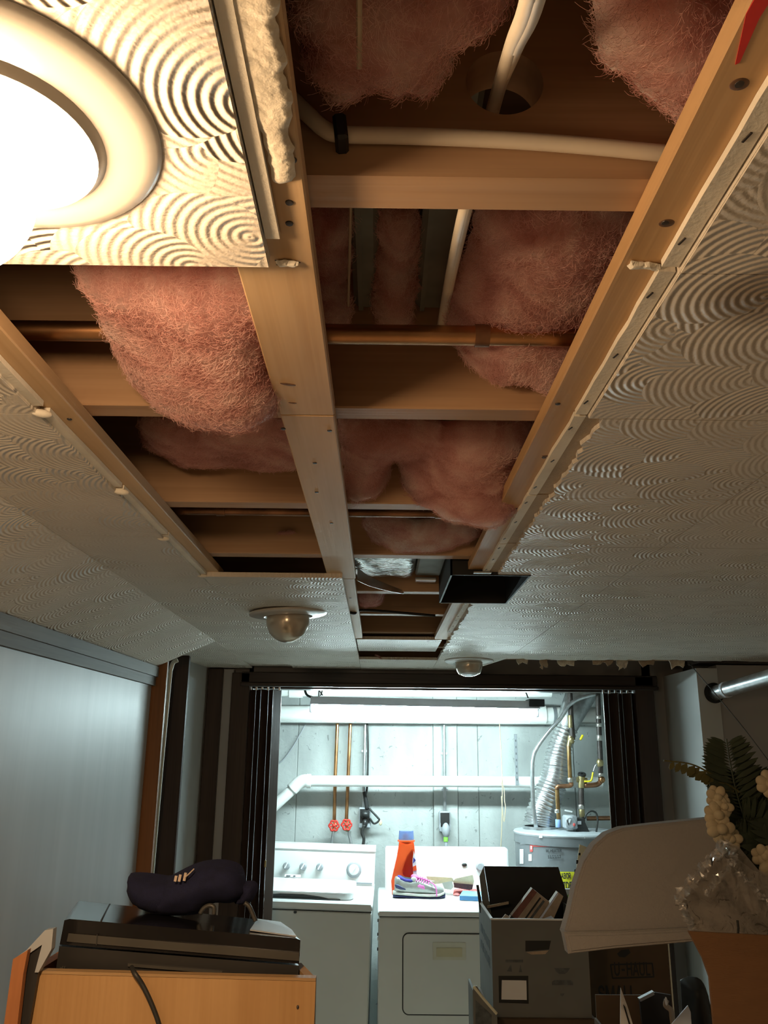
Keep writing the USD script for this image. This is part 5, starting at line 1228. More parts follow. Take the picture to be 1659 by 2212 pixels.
pr = thing('printer', 'flat glossy black printer standing in the pine case', 'printer', P(390, 2100, Y=1.6))
def quad(px, Y): return [P(x, y, Y=Y) for x, y in px]
Yp0, Yp1 = 1.44, 1.71
lowl, lowr = P(113, 2110, Y=Yp0), P(640, 2120, Y=Yp0)
part(pr, 'base', B().hull(quad([(128, 2044), (646, 2086)], Yp0) + [(lowl[0], Yp0, 1.166), (lowr[0], Yp0, 1.166)] + [(lowl[0] + 0.03, Yp1, 1.166), (lowr[0] - 0.06, Yp1, 1.166)] + quad([(162, 1975), (600, 2010)], Yp1)), 'charcoal')
part(pr, 'lid', B().hull(quad([(129, 2040), (139, 1988), (150, 1985), (640, 2027), (649, 2031), (646, 2082)], Yp0 - 0.004) + quad([(166, 1950), (172, 1946), (548, 1985), (610, 1994)], Yp1)), 'gloss')
part(pr, 'front_strip', B().hull(quad([(148, 2016), (646, 2058), (646, 2076), (144, 2034)], Yp0 - 0.0075) + quad([(148, 2016), (646, 2058), (646, 2076), (144, 2034)], Yp0 - 0.003)), 'dullgrey', label='dull grey strip along the lid')
part(pr, 'paper_slot', B().hull(quad([(276, 2081), (480, 2098), (480, 2104), (276, 2088)], Yp0 - 0.004) + quad([(276, 2081), (480, 2098), (480, 2104), (276, 2088)], Yp0 + 0.01)), 'dullgrey', label='pale paper slot edge')
part(pr, 'joint', B().hull([P(x, y, Y=Yp0 - 0.0086) for x, y in ((209, 2018), (211, 2018), (209, 2042), (207, 2042))] + [P(x, y, Y=Yp0 - 0.006) for x, y in ((209, 2018), (211, 2018), (209, 2042), (207, 2042))]), 'ink')
lidn = B()
for k in range(4):
    ya = 1955 + k * 8
    lidn.hull([P(150 + 4 * (3 - k) + dx, ya + dy + (0.085 * dx), Y=Yp1 - 0.06 * (k + 0.6)) for dx in (0, 110) for dy in (0, 1.6)] + [P(150 + 4 * (3 - k) + dx, ya + dy + 1 + (0.085 * dx), Y=Yp1 - 0.06 * (k + 0.6) - 0.004) for dx in (0, 110) for dy in (0, 1.6)])
part(pr, 'vent_slats', lidn, 'dullgrey')
part(pr, 'lid_seam', B().hull([P(x, y, Y=Y_) for x, y, Y_ in ((236, 1954, 1.70), (239, 1954, 1.70), (217, 1990, 1.44), (220, 1990, 1.44), (236, 1952, 1.70), (239, 1952, 1.70), (217, 1988, 1.44), (220, 1988, 1.44))]), 'ink')
pa = [P(x, y, Y=Y_) for x, y, Y_ in ((540, 2012, 1.47), (556, 1988, 1.70), (606, 1995, 1.70), (630, 2012, 1.52), (640, 2026, 1.45))]
part(pr, 'paper_on_lid', B().hull([q_ + (0, 0, h) for q_ in pa for h in (0.001, 0.003)]), 'grey', label='pale sheet reflecting on the right end of the lid')
c = P(128, 2092, Y=Yp0 - 0.002)
part(pr, 'logo', text_on('dl', 0.009, c + (0, -0.004, -0.004), (1, 0, -0.08), (0.08, 0, 1), 0.001, True), 'dullgrey')
single('power_cord', 'thin black cord hanging over the front of the pine case', 'cord', B().tube(smoothpath([P(284, 2096, Y=1.425) + (0, 0, 0.004), P(290, 2101, Y=1.392), P(308, 2128, Y=1.391), P(328, 2170, Y=1.391), P(343, 2212, Y=1.391), P(352, 2260, Y=1.391)], 8), 0.0036, 8), 'blackcord', True)

hat = thing('baseball_cap', 'navy blue cloth cap lying crumpled on the printer', 'cap', P(415, 1970, Y=1.60))
Yh = 1.60
def px2(lst, Y): return Polygon(smoothpath([tuple(P(x, y, Y=Y)[[0, 2]]) for x, y in lst + [lst[0]]], 6)[:-1]).buffer(0)
def XZy(Y): return lambda u, v, h: np.stack([u, Y - h, v], 1)
part(hat, 'crown', inflate(px2([(330, 1960), (352, 1905), (380, 1886), (420, 1866), (455, 1857), (490, 1857), (518, 1866), (527, 1880), (532, 1902), (534, 1925), (520, 1942), (495, 1951), (466, 1950), (445, 1958), (428, 1974), (380, 1978), (345, 1975)], Yh), XZy(Yh), .055, .055, .06, .008, .006, 24, 3), 'navy', True)
part(hat, 'brim', inflate(px2([(275, 1905), (280, 1888), (296, 1884), (330, 1886), (362, 1891), (385, 1893), (400, 1930), (390, 1970), (350, 1974), (320, 1970), (292, 1955), (277, 1932)], Yh + .01), XZy(Yh + .01), .05, .05, .035, .008, .005, 20, 5), 'navy', True)
part(hat, 'back_band', inflate(px2([(520, 1905), (545, 1902), (556, 1908), (557, 1922), (548, 1942), (534, 1952), (505, 1952), (518, 1935)], Yh), XZy(Yh), .02, .02, .015, .006, .003, 20, 6), 'navy', True)
for x in (378, 388, 398):
    c = P(x, 1899 - (x - 378) * 0.2, Y=Yh - .056)
    part(hat, 'embroidery', B().box((c[0], Yh - .054 + .004 * abs(x - 388) / 10, c[2]), (.0045, .004, .009 + .002 * (x % 3)), roty(.15)), 'embroid')
part(hat, 'embroidery', B().tube([P(400, 1895, Y=Yh - .054), P(410, 1886, Y=Yh - .053), P(419, 1877, Y=Yh - .046)], .0012, 6), 'embroid')
st1 = B().tube(smoothpath([P(432, 1974, Y=Yh - .02), P(440, 1962, Y=Yh - .02), P(452, 1956, Y=Yh - .02), P(462, 1960, Y=Yh - .02), P(462, 1976, Y=Yh - .02)], 6), .004, 8)
st2 = B().tube(smoothpath([P(528, 1950, Y=Yh - .02), P(538, 1958, Y=Yh - .02), P(546, 1975, Y=Yh - .02), P(552, 1990, Y=Yh - .02)], 6), .004, 8)
part(hat, 'strap', st1, 'dullgrey', True, label='grey back strap')
part(hat, 'strap', st2, 'dullgrey', True, label='grey strap end')

ld = thing('leaning_flap', 'open red-brown cabinet door with pale edge at the far left', 'cabinet door', P(60, 2150, Y=1.37))
part(ld, 'door_face', B().prism(Polygon(pz([(2, 2260), (28, 2072), (60, 2052), (50, 2105), (32, 2260)], 1.37)), XZ, 1.37, 1.382), 'redwood')
part(ld, 'pale_edge', B().prism(Polygon(pz([(29, 2072), (58, 2052), (98, 2009), (116, 2006), (112, 2050), (84, 2100), (76, 2100), (92, 2040), (60, 2062)], 1.385)), XZ, 1.383, 1.398), 'grey')
part(ld, 'inner_panel', B().prism(Polygon(pz([(58, 2062), (93, 2036), (84, 2098), (56, 2260), (40, 2260), (50, 2105)], 1.39)), XZ, 1.388, 1.396), 'charcoal')

# ================================================================== CARTONS ON THE RIGHT
def carton(name, label, x0, x1, y0, y1, z0, z1, material, inner='cartonin', t_=0.005, bottom=True):
    t = thing(name, label, 'box', ((x0 + x1) / 2, (y0 + y1) / 2, z0))
    part(t, 'front_panel', B().span((x0, y0, z0), (x1, y0 + t_, z1)), material)
    part(t, 'side_panel', B().span((x0, y0 + t_, z0), (x0 + t_, y1, z1)), material)
    part(t, 'side_panel', B().span((x1 - t_, y0 + t_, z0), (x1, y1, z1)), material)
    part(t, 'back_panel', B().span((x0 + t_, y1 - t_, z0), (x1 - t_, y1, z1)), material)
    if bottom: part(t, 'bottom', B().span((x0 + t_, y0 + t_, z0), (x1 - t_, y1 - t_, z0 + t_)), inner)
    return t
Yx = 2.80
wa, wb_ = P(1061, 1987, Y=Yx), P(1268, 1996, Y=Yx)
zb0 = P(1150, 2198, Y=Yx)[2]
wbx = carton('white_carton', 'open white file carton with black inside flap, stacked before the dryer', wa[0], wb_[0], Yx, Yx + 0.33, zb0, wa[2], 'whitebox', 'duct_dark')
fl4 = quad([(1046, 1871), (1206, 1873), (1243, 1990), (1064, 1990)], Yx + 0.322)
part(wbx, 'inside_flap', B().hull(fl4 + [q_ + (0, 0.005, 0) for q_ in fl4]), 'black', label='black inner flap standing up at the back')
fl5 = [P(1064, 1988, Y=Yx + 0.20), P(1047, 1988, Y=Yx + 0.31), P(1030, 1885, Y=Yx + 0.30), P(1046, 1872, Y=Yx + 0.31)]
part(wbx, 'side_flap', B().hull([P(x, y, Y=Yx + .30) + (0, d, 0) for x, y in ((1036, 1893), (1045, 1872), (1063, 1985), (1045, 1975)) for d in (0, .006)]), 'whitebox')
part(wbx, 'side_flap', B().hull([P(x, y, Y=Yx + .28) + (0, d, 0) for x, y in ((1029, 1912), (1034, 1912), (1045, 1975), (1037, 1972)) for d in (0, .006)]), 'black')
e = 0.0025
part(wbx, 'edge', B().span((wa[0], Yx - 0.002, wa[2]), (wb_[0], Yx + 0.006, wa[2] + 0.004)).span((wa[0] - 0.002, Yx, wa[2]), (wa[0] + 0.006, Yx + 0.33, wa[2] + 0.004)), 'paper', label='pale cut edge of the carton')
def decal(parent, px, material, Y, name='print', label=None, hgt=0.0006):
    part(parent, name, B().prism(Polygon(pz(px, Y)), XZ, Y - hgt, Y + 0.0004), material, label=label)
decal(wbx, [(1077, 2108), (1141, 2108), (1142, 2168), (1078, 2166)], 'ink', Yx, label='black frame round the white label')
decal(wbx, [(1084, 2117), (1137, 2118), (1138, 2160), (1083, 2159)], 'paper', Yx - 0.001, 'label', 'white address label')
decal(wbx, [(1135, 2032), (1190, 2032), (1186, 2051), (1135, 2055)], 'ink', Yx, 'hand_hole', 'dark hand hole')
decal(wbx, [(1137, 2057), (1185, 2053), (1178, 2061), (1148, 2062)], 'tan', Yx, 'print', 'torn paper under the hand hole')
decal(wbx, [(1092, 2073), (1130, 2073), (1130, 2079), (1092, 2079)], 'fadedink', Yx)
decal(wbx, [(1095, 2098), (1104, 2083), (1106, 2099)], 'fadedink', Yx)
decal(wbx, [(1121, 2100), (1124, 2083), (1128, 2100)], 'fadedink', Yx)
decal(wbx, [(1197, 2091), (1231, 2091), (1226, 2100), (1220, 2104), (1208, 2104), (1201, 2099)], 'fadedink', Yx)
decal(wbx, [(1192, 2121), (1198, 2117), (1232, 2117), (1238, 2121), (1238, 2128), (1192, 2128)], 'fadedink', Yx)
decal(wbx, [(1210, 2146), (1219, 2146), (1216, 2152), (1211, 2151)], 'fadedink', Yx)
c = P(1063, 2005, Y=Yx - .001)
part(wbx, 'lettering', blurred_print((wa[0] - .0002, Yx + .285, wa[2] - .085), (0, -1, -.05), (0, 0, 1), .23, .030, 5), 'fadedink')
part(wbx, 'lettering', blurred_print((wa[0] - .0002, Yx + .285, wa[2] - .135), (0, -1, -.05), (0, 0, 1), .22, .030, 6), 'fadedink')
# what sticks out of it
def leaning(name, label, cat, px, Y, th, material, extra=()):
    t = thing(name, label, cat, P(*px[0], Y=Y))
    part(t, 'box_body', B().hull([q_ + (0, d, 0) for q_ in quad(px, Y) for d in (0, th)]), material)
    for nm, ppx, m_ in extra:
        part(t, nm, B().hull([q_ + (0, d, 0) for q_ in quad(ppx, Y) for d in (-0.0016, 0.001)]), m_)
    return t
leaning('medicine_box', 'maroon and grey printed card box leaning in the white carton', 'box', [(1150, 1919), (1193, 1953), (1150, 2010), (1105, 1978)], Yx + .12, .03, 'tan', (('print_band', [(1150, 1919), (1160, 1927), (1116, 1986), (1105, 1978)], 'maroon'), ('print_lines', [(1166, 1938), (1169, 1940), (1130, 1994), (1127, 1992)], 'ink'), ('print_lines', [(1173, 1944), (1177, 1947), (1138, 2000), (1134, 1997)], 'fadedink')))
leaning('slim_case', 'slim pale case standing tilted in the white carton, lit on its left edge', 'case', [(1205, 1927), (1217, 1936), (1196, 1985), (1162, 2004), (1160, 1992)], Yx + .10, .03, 'tan', (('bright_edge', [(1203, 1928), (1206, 1931), (1164, 1993), (1160, 1992)], 'bluepaper'),))
leaning('folded_card', 'small tan card at the left front corner inside the white carton', 'card', [(1092, 1975), (1100, 1980), (1082, 2005), (1066, 2006)], Yx + .04, .006, 'tan')
leaning('paper_slip', 'thin pale paper slip beside the tan card', 'paper', [(1102, 1976), (1104, 1979), (1086, 2004), (1082, 2004)], Yx + .05, .003, 'paper')
t = leaning('silver_tin', 'small shiny white tin at the right inside the white carton', 'tin', [(1181, 1989), (1196, 1983), (1216, 2006), (1183, 2006)], Yx + .05, .04, 'bluepaper')
leaning('gold_bar_card', 'thin gold-striped card lying inside against the black flap', 'card', [(1053, 1957), (1099, 1948), (1099, 1953), (1053, 1962)], Yx + .26, .01, 'tan')
# lower cartons of the stack
lbx = carton('brown_carton', 'brown carton under the white file carton', wa[0] - .015, wb_[0] + .01, Yx - .012, Yx + .34, .43, zb0 - .002, 'carton2')
part(lbx, 'lid_flap', B().span((wa[0] - .01, Yx - .008, zb0 - .0018), (wb_[0] + .005, Yx + .33, zb0 - .0006)), 'carton2')
carton('brown_carton', 'lowest brown carton of the stack, on the floor', wa[0] - .02, wb_[0] + .02, Yx - .02, Yx + .35, 0, .428, 'carton2')
gl = thing('printed_carton', 'green-printed pale carton with a raised flap left of the stack', 'box', P(1040, 2200, Y=2.66))
Yg = 2.66
gq = pz([(1022, 2132), (1030, 2130), (1047, 2158), (1074, 2190), (1074, 2420), (1022, 2420)], Yg)
gq = [(a_, max(b_, 0.0)) for a_, b_ in gq]
part(gl, 'front_panel', B().prism(Polygon(gq[:4] + [(gq[4][0], 0.0), (gq[5][0], 0.0)]), XZ, Yg, Yg + .006), 'whitebox')
ed = B().tube([P(1023, 2131, Y=Yg - .002), P(1045, 2158, Y=Yg - .002), P(1073, 2190, Y=Yg - .002)], .004, 8)
part(gl, 'flap_edge', ed, 'creampaper', True)
part(gl, 'side_panel', B().span((gq[0][0] - .001, Yg + .006, 0), (gq[0][0] + .005, Yg + .13, P(1023, 2140, Y=Yg)[2])), 'whitebox')
decal(gl, [(1027, 2160), (1062, 2192), (1062, 2230), (1027, 2230)], 'fadedink', Yg)
# brown moving carton further back
Ym = 3.20
ma, mb = P(1256, 2030, Y=Ym), P(1441, 2030, Y=Ym)
mz = 1.06
mbx = carton('brown_carton', 'dim brown moving carton with printed lettering behind the white foam', ma[0], mb[0], Ym, Ym + .33, .0, mz, 'carton2')
def frame_print(par, x0, y0, x1, y1, Y, w=2.0):
    o = Polygon(pz([(x0, y0 + 3), (x1, y0), (x1 + 3, y1 - 3), (x0 + 4, y1)], Y)).buffer(.004)
    part(par, 'print', B().prism(o.difference(o.buffer(-.005)), XZ, Y - .0006, Y + .0004), 'ink')
frame_print(mbx, 1320, 2082, 1408, 2112, Ym)
c = P(1326, 2107, Y=Ym - .0006)
part(mbx, 'lettering', text_on('U-HAUL', .040, c, (1, 0, .01), (0, 0, 1), .0006, True, .125), 'ink')
c = P(1292, 2165, Y=Ym - .0006)
part(mbx, 'lettering', text_on('SMALL', .050, c, (1, 0, .01), (0, 0, 1), .0006, True, .13), 'ink')
c = P(1308, 2044, Y=Ym - .0006)
part(mbx, 'lettering', blurred_print(c, (1, 0, .01), (0, 0, 1), .13, .018, 7), 'ink')
decal(mbx, [(1333, 2060), (1342, 2052), (1358, 2050), (1362, 2058), (1350, 2068), (1338, 2067)], 'ink', Ym, 'hand_hole', 'dark oval hand hole')
part(mbx, 'tape', B().span((mb[0] + .001, Ym - .001, .2), (mb[0] + .006, Ym + .02, mz)), 'ivory2')
# paper hung beside the foam, over the heater
t = thing('paper_sheet', 'upright cream paper sheet behind the white foam, before the water heater', 'paper', P(1255, 1900, Y=3.3))
ps_ = quad([(1252, 1824), (1290, 1838), (1262, 1932), (1230, 1932)], Ym + .12)
ps_[2] = np.array([ps_[2][0], ps_[2][1], mz]); ps_[3] = np.array([ps_[3][0], ps_[3][1], mz])
part(t, 'sheet', B().hull([q_ + (0, d, 0) for q_ in ps_ for d in (0, .003)]), 'creampaper')
for k, (x, y, h) in enumerate(((1247, 1862, 8), (1243, 1884, 12), (1252, 1845, 5))):
    part(t, 'print', B().hull([P(x + dx, y + dy, Y=Ym + .119) + (0, d, 0) for dx in (-2, 2) for dy in (-h / 2, h / 2) for d in (0, .001)]), 'ink')
t = thing('pale_packet', 'pale green printed packet below the yellow label', 'packet', P(1230, 1950, Y=3.25))
part(t, 'packet', B().hull([P(x, y, Y=Ym + .06) + (0, d, 0) for x, y in ((1219, 1921), (1246, 1921), (1240, 1985), (1226, 1985)) for d in (0, .02)]), 'paper')
part(t, 'print', B().hull([P(x, y, Y=Ym + .059) + (0, d, 0) for x, y in ((1226, 1933), (1231, 1933), (1231, 1941), (1226, 1941)) for d in (0, .001)]), 'green')
# white foam sheet, lip bent toward the room
Yo = 1.64
fo = thing('packing_foam', 'large white packing foam sheet with rounded corner leaning on the brown carton', 'packing foam', P(1360, 2000, Y=Yo))
fpx = [(1231, 1975), (1244, 1915), (1262, 1862), (1285, 1826), (1312, 1802), (1345, 1789), (1420, 1780), (1540, 1768), (1640, 1762), (1660, 1990), (1560, 2005), (1330, 2020), (1223, 2026), (1219, 2018)]
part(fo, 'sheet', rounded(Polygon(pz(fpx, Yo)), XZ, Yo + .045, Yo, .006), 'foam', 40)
lip = [(1219, 2014), (1229, 2062), (1330, 2050), (1560, 2030), (1660, 2020), (1660, 1992), (1560, 2002), (1330, 2012)]
part(fo, 'lip', rounded(Polygon(pz(lip, Yo - .012)), XZ, Yo + .030, Yo - .014, .008), 'foam', 40)

# the near brown carton with the bouquet
Yc = 1.30
ca, cb_ = P(1533, 2112, Y=Yc), P(1800, 2025, Y=Yc)
nc = thing('brown_carton', 'orange-brown carton nearest on the right, holding the wrapped bouquet', 'box', (ca[0] + .15, Yc, 0))
zc1 = P(1600, 2018, Y=Yc)[2]
fpoly = pz([(1488, 2012), (1560, 2016), (1800, 2028)], Yc) + [(cb_[0], 0.0), (ca[0], 0.0)] + pz([(1533, 2112), (1518, 2070), (1497, 2030)], Yc)
part(nc, 'front_panel', B().prism(Polygon(fpoly), XZ, Yc, Yc + .006), 'carton')
xk = P(1548, 2112, Y=1.80)[0]
part(nc, 'side_panel', B().hull([(ca[0] + d, Yc + .006, z) for d in (0, .006) for z in (0, P(1533, 2112, Y=Yc)[2] - .03)] + [(xk + d, 1.80, z) for d in (0, .006) for z in (0, P(1533, 2112, Y=Yc)[2] - .03)]), 'carton')
part(nc, 'side_panel', B().span((cb_[0] + .10, 1.40, 0), (cb_[0] + .106, 1.80, zc1)), 'carton')
part(nc, 'back_panel', B().span((xk, 1.80, 0), (cb_[0] + .10, 1.806, zc1 - .12)), 'carton')
part(nc, 'bottom', B().hull([(ca[0] + .008, Yc + .008, z) for z in (.98, .986)] + [(cb_[0], Yc + .008, z) for z in (.98, .986)] + [(xk + .008, 1.798, z) for z in (.98, .986)] + [(cb_[0] + .098, 1.798, z) for z in (.98, .986)]), 'cartonin')

bq = thing('bouquet', 'cream flowers and dark fern in clear wrap on the right carton', 'flowers', P(1620, 1990, Y=1.45))
Yq = 1.45
def frond(pts, Yf, wmax, material, n=26, tip=0.15, two=True, fat=1.0):
    path = smoothpath([P(x, y, Y=Yf) for x, y in pts], 8)
    d = np.linspace(0, 1, len(path))
    b = B().tube(path, .0014, 6)
    for k in range(n):
        f = (k + .5) / n
        i = int(f * (len(path) - 2))
        p_, tdir = path[i], unit(path[i + 1] - path[i])
        sd = unit(np.cross(tdir, [0, 1.0, 0]))
        L = wmax * (math.sin(math.pi * min(1, .12 + .88 * (1 - f))) ** .7 + .12)
        for s in ((1, -1) if two else (1,)):
            dirn = unit(sd * s + tdir * .45 + np.array([0, .25 * math.sin(k * 1.7 + s), 0]))
            w = unit(np.cross(dirn, [0, 1.0, 0])) * L * .085 * fat
            nrm = np.array([0, .0006, 0])
            q_ = [p_, p_ + dirn * L * .4 + w, p_ + dirn * L * .8 + w * .7, p_ + dirn * L, p_ + dirn * L * .8 - w * .7, p_ + dirn * L * .4 - w]
            V = np.array([x - nrm for x in q_] + [x + nrm for x in q_])
            F = [[0, j, j + 1] for j in range(1, 5)] + [[6, 6 + j + 1, 6 + j] for j in range(1, 5)] + [[j, 6 + j, 6 + (j + 1) % 6] for j in range(6)] + [[j, 6 + (j + 1) % 6, (j + 1) % 6] for j in range(6)]
            b.add(V, F)
    part(bq, 'fern_frond', b, material)
frond([(1600, 1712), (1565, 1690), (1530, 1668), (1490, 1650), (1434, 1643)], Yq, .022, 'fern2', 13, two=False, fat=3.4)
frond([(1600, 1718), (1560, 1695), (1525, 1680)], Yq + .01, .018, 'fern2', 10, fat=2.5)
frond([(1625, 1830), (1605, 1760), (1588, 1700), (1576, 1640), (1569, 1596)], Yq, .046, 'fern', 56)
frond([(1640, 1850), (1620, 1780), (1606, 1720), (1595, 1660)], Yq + .03, .055, 'fern', 52)
frond([(1650, 1860), (1650, 1790), (1640, 1730), (1622, 1670)], Yq + .02, .055, 'fern', 52)
frond([(1690, 1860), (1690, 1800), (1680, 1740), (1672, 1690)], Yq + .03, .06, 'fern', 50)
frond([(1670, 1880), (1655, 1830), (1630, 1790), (1600, 1770)], Yq - .01, .05, 'fern', 46)
frond([(1720, 1880), (1700, 1830), (1690, 1790), (1680, 1765)], Yq - .01, .06, 'fern', 46)
frond([(1700, 1890), (1660, 1850), (1620, 1830), (1590, 1815)], Yq - .01, .045, 'fern', 40)
def bloom(px, py, r, Yf, seed, npet=7):
    c = P(px, py, Y=Yf)
    rr_ = np.random.default_rng(seed)
    fb_ = B()
    for k in range(npet):
        a = k * 2 * math.pi / npet + rr_.uniform(-.2, .2)
        fb_.ball(c + np.array([math.cos(a) * r * .55, rr_.uniform(-.004, .004), math.sin(a) * r * .55]), (r * .58, r * .30, r * .46), roty(-a), 2)
    fb_.ball(c + (0, -r * .25, 0), r * .42)
    part(bq, 'flower', fb_, 'petal', True, label='cream flower head')
for k, (x, y, r) in enumerate(((1549, 1722, .017), (1550, 1760, .020), (1557, 1790, .021), (1578, 1812, .017), (1563, 1742, .015), (1662, 1693, .020), (1650, 1850, .018), (1668, 1868, .022))):
    bloom(x, y, r, Yq - .02 - .004 * (k % 3), 40 + k)
stm = B()
for x, y in ((1552, 1770), (1560, 1800), (1600, 1800), (1640, 1850), (1660, 1700), (1650, 1870)):
    stm.tube([P(x, y, Y=Yq), P((x + 1640) / 2, 1930, Y=Yq + .01), P(1640, 2010, Y=Yq + .02), np.array([P(1650, 2010, Y=Yq)[0], Yq + .03, .99])], .002, 6)
part(bq, 'stem', stm, 'fern2', True)
# crumpled clear wrap
def wrap(pxs, Yf, seed, amp, name='clear_wrap', res=.005):
    pg = Polygon([tuple(P(x, y, Y=Yf)[[0, 2]]) for x, y in pxs])
    p_, tri, d_, nb = grid_mesh(pg, res)
    q3 = np.stack([p_[:, 0], p_[:, 1], 0 * p_[:, 0]], 1)
    u_ = (p_[:, 0] * .55 + p_[:, 1] * .83)
    v_ = (-p_[:, 0] * .83 + p_[:, 1] * .55)
    y_ = Yf + amp * (np.sin(u_ * 120 + 3 * meshkit.fbm(q3 * 14, 2, seed) * 3) * .2 + (meshkit.fbm(np.stack([u_ * 42, v_ * 9, 0 * u_], 1), 2, seed + 2) - .5) * 2.4)
    V0 = np.stack([p_[:, 0], y_, p_[:, 1]], 1)
    n_ = len(p_)
    V = np.vstack([V0, V0 + (0, .0006, 0)])
    sd = []
    for i in range(nb):
        j = (i + 1) % nb
        sd += [[i, j, n_ + j], [i, n_ + j, n_ + i]]
    part(bq, name, B().add(V, np.vstack([tri, tri[:, ::-1] + n_, sd])), 'film', True)
wrap([(1462, 1938), (1500, 1893), (1535, 1852), (1560, 1817), (1578, 1820), (1600, 1830), (1640, 1880), (1700, 1900), (1720, 2022), (1600, 2020), (1500, 2012), (1484, 1984)], Yq - .045, 5, .010)
wrap([(1470, 1945), (1520, 1885), (1570, 1838), (1640, 1890), (1700, 1920), (1710, 2020), (1505, 2010)], Yq - .025, 9, .012)
def crumple(line, half, Yf, seed):
    """A crinkled fold of the film along a line."""
    r_ = np.random.default_rng(seed)
    pth = smoothpath([P(x, y, Y=Yf) for x, y in line], 14)
    V, F = [], []
    m_ = 5
    for i, q_ in enumerate(pth):
        tdir = unit(pth[min(i + 1, len(pth) - 1)] - pth[max(i - 1, 0)])
        nn_ = np.cross(tdir, [0, 1.0, 0])
        for j in range(m_):
            V.append(q_ + nn_ * half * (j / (m_ - 1) * 2 - 1) + r_.normal(0, 1, 3) * (.0022, .0035, .0022))
    n_ = len(pth)
    F = [[i * m_ + j, i * m_ + j + 1, (i + 1) * m_ + j + 1, (i + 1) * m_ + j] for i in range(n_ - 1) for j in range(m_ - 1)]
    part(bq, 'wrap_fold', B().add(np.array(V), F), 'filmgloss', False, label='crinkled shiny fold of the clear wrap')
crumple([(1468, 1936), (1500, 1900), (1535, 1858), (1566, 1822)], .008, Yq - .062, 3)
crumple([(1566, 1818), (1584, 1846), (1575, 1868), (1545, 1905), (1522, 1933)], .004, Yq - .064, 4)
crumple([(1462, 1937), (1475, 1962), (1490, 1992), (1498, 2010)], .005, Yq - .062, 6)
crumple([(1590, 1880), (1630, 1915), (1665, 1960)], .004, Yq - .060, 8)
for (a_, b_) in (((1535, 1853), (1536, 1870)), ((1593, 1988), (1594, 2020))):
    part(bq, 'twig', B().tube([P(*a_, Y=Yq - .06), P(a_[0] + 2, (a_[1] + b_[1]) / 2, Y=Yq - .06), P(*b_, Y=Yq - .058)], .0018, 6), 'ink')

# low right: small open box with papers, dark bag
Yl = 2.02
sa, sb_ = P(1341, 2134, Y=Yl), P(1500, 2150, Y=Yl)
sz = P(1341, 2134, Y=Yl + .28)[2]
ob = thing('open_box', 'open box with white torn inner side low at the right, full of papers', 'box', ((sa[0] + sb_[0]) / 2, Yl, 0))
lw4 = [P(1341, 2134, Y=Yl + .02), P(1357, 2178, Y=Yl + .02), P(1372, 2230, Y=Yl + .02), P(1340, 2230, Y=Yl + .02)]
part(ob, 'torn_side', B().hull([q_ + (0, d, 0) for q_ in lw4 for d in (0, .004)]), 'paper', label='white torn side with a dark line')
part(ob, 'print', B().hull([P(x, y, Y=Yl + .0185) + (0, d, 0) for x, y in ((1346, 2170), (1350, 2174), (1366, 2225), (1362, 2225)) for d in (0, .001)]), 'ink')
xo0, xo1 = P(1341, 2230, Y=Yl + .02)[0], P(1480, 2230, Y=Yl + .02)[0]
part(ob, 'side_panel', B().span((xo0, Yl + .024, 0), (xo0 + .005, Yl + .26, 1.0)), 'carton2')
part(ob, 'back_panel', B().span((xo0 + .005, Yl + .255, 0), (xo1 + .04, Yl + .26, P(1400, 2150, Y=Yl + .255)[2])), 'carton2')
part(ob, 'side_panel', B().span((xo1 + .035, Yl + .024, 0), (xo1 + .04, Yl + .255, .98)), 'carton2')
part(ob, 'front_panel', B().span((xo0, Yl + .019, 0), (xo1 + .04, Yl + .024, .94)), 'carton2')
part(ob, 'bottom', B().span((xo0 + .005, Yl + .024, .80), (xo1 + .035, Yl + .255, .805)), 'cartonin')
t = thing('white_paper', 'bright bluish white folded paper pointing up in the open box', 'paper', P(1470, 2200, Y=Yl + .06))
part(t, 'sheet', B().hull([P(x, y, Y=Yl + .06) + (0, d, 0) for x, y in ((1448, 2216), (1486, 2172), (1492, 2186), (1494, 2216)) for d in (0, .003)] + [np.array([P(1470, 2216, Y=Yl + .06)[0], Yl + .06, .81])]), 'bluepaper')
t = thing('grey_folder', 'dark grey folder with pale top edge in the open box', 'folder', P(1400, 2180, Y=Yl + .16))
part(t, 'cover', B().hull([P(x, y, Y=Yl + .16) + (0, d, 0) for x, y in ((1382, 2160), (1414, 2144), (1450, 2150), (1452, 2230), (1390, 2230)) for d in (0, .01)]), 'charcoal')
part(t, 'top_edge', B().hull([P(x, y, Y=Yl + .157) + (0, d, 0) for x, y in ((1381, 2158), (1412, 2142), (1414, 2149), (1384, 2164)) for d in (0, .014)]), 'grey')
t = thing('torn_card', 'torn brown card strip with curled tip in the open box', 'card', P(1445, 2190, Y=Yl + .1))
part(t, 'strip', B().tube(smoothpath([P(1440, 2160, Y=Yl + .1), P(1438, 2172, Y=Yl + .1), P(1449, 2182, Y=Yl + .1), P(1452, 2200, Y=Yl + .1), P(1456, 2230, Y=Yl + .1)], 6), .006, 8), 'tan', True)
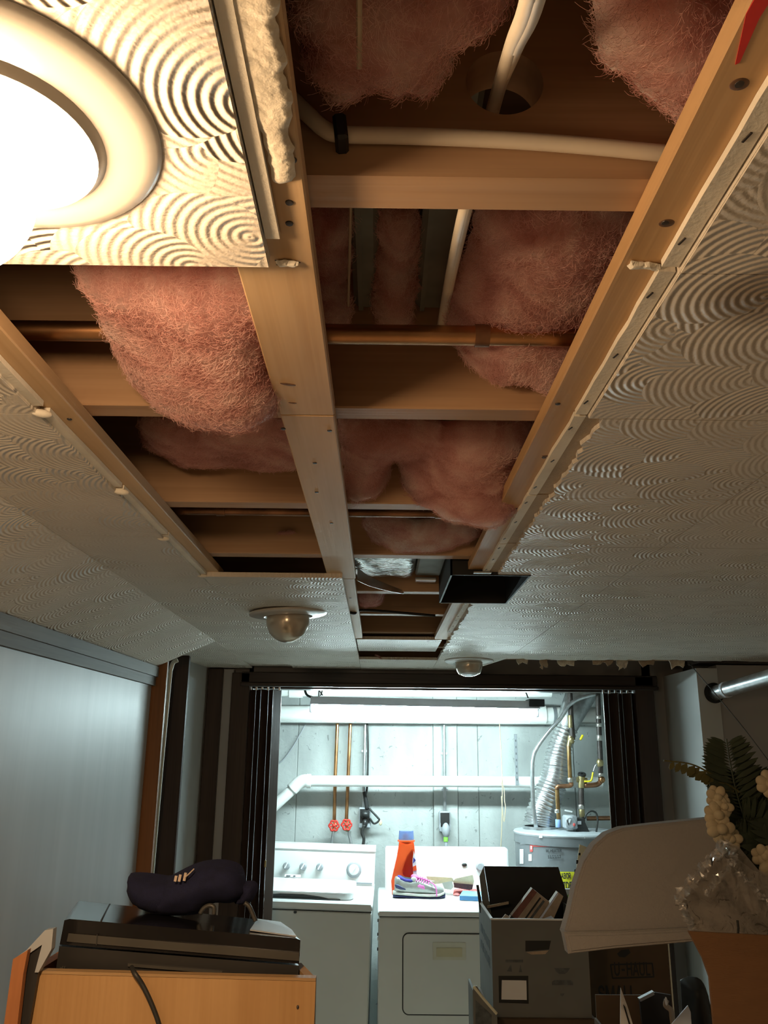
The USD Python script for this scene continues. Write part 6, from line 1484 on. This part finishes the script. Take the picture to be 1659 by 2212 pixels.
part(t, 'tip', B().ball(P(1439, 2163, Y=Yl + .095), (.003, .003, .009)), 'paper', True)
bg = [(1470, 2118), (1484, 2110), (1508, 2112), (1522, 2128), (1532, 2160), (1540, 2200), (1545, 2260), (1462, 2260), (1464, 2180)]
single('black_bag', 'rounded black bag behind the near brown carton', 'bag', inflate(Polygon(smoothpath([tuple(P(x, y, Y=2.52)[[0, 2]]) for x, y in bg[:7]], 5).tolist() + [(P(1545, 2260, Y=2.52)[0], 0.0), (P(1462, 2260, Y=2.52)[0], 0.0)]), lambda u, v, h: np.stack([u, 2.52 - h, v], 1), .06, .06, .05, .012, .008, 14, 4), 'black', True)

# ================================================================== REMAINING FITTINGS
Yt = 3.50
ta, tb = P(1544, 1497, Y=3.60), P(1700, 1452, Y=3.15)
mp = thing('vent_pipe', 'silver metal vent pipe slanting out from the dim right wall', 'pipe', ta)
part(mp, 'tube', B().tube([ta, ta + (tb - ta) * .2, (ta + tb) / 2, tb], .030, 28), 'galv', True)
part(mp, 'seam_ring', B().lathe([(.030, -.008), (.033, -.008), (.033, .008), (.030, .008)], ta + (tb - ta) * .18, unit(tb - ta), 28), 'fixture', 40)
part(mp, 'wall_collar', B().lathe([(.030, 0), (.043, 0), (.043, .012), (.031, .016)], (ta[0] - .004, 3.606, ta[2]), (0.2, -1, 0), 28), 'duct_dark', 40)
single('wall_wire', 'thin pale wire hanging slack from the torn ceiling edge at right', 'wire', B().tube(smoothpath([P(1488, 1432, Y=3.57), P(1536, 1488, Y=3.50), P(1580, 1540, Y=3.45), P(1620, 1590, Y=3.42), P(1665, 1650, Y=3.4)], 6), .0018, 6), 'dullgrey', True)
single('white_conduit', 'thin white conduit with elbow beside the brown post', 'conduit', B().tube(smoothpath([P(384, 1426, Y=3.2), P(374, 1432, Y=3.2), P(368, 1450, Y=3.2)], 5).tolist() + [P(349, 1650, Y=3.2), P(329, 1880, Y=3.2), np.array([P(329, 1880, Y=3.2)[0] - .0, 3.2, 0.0])], .008, 10), 'ivory2', 40)
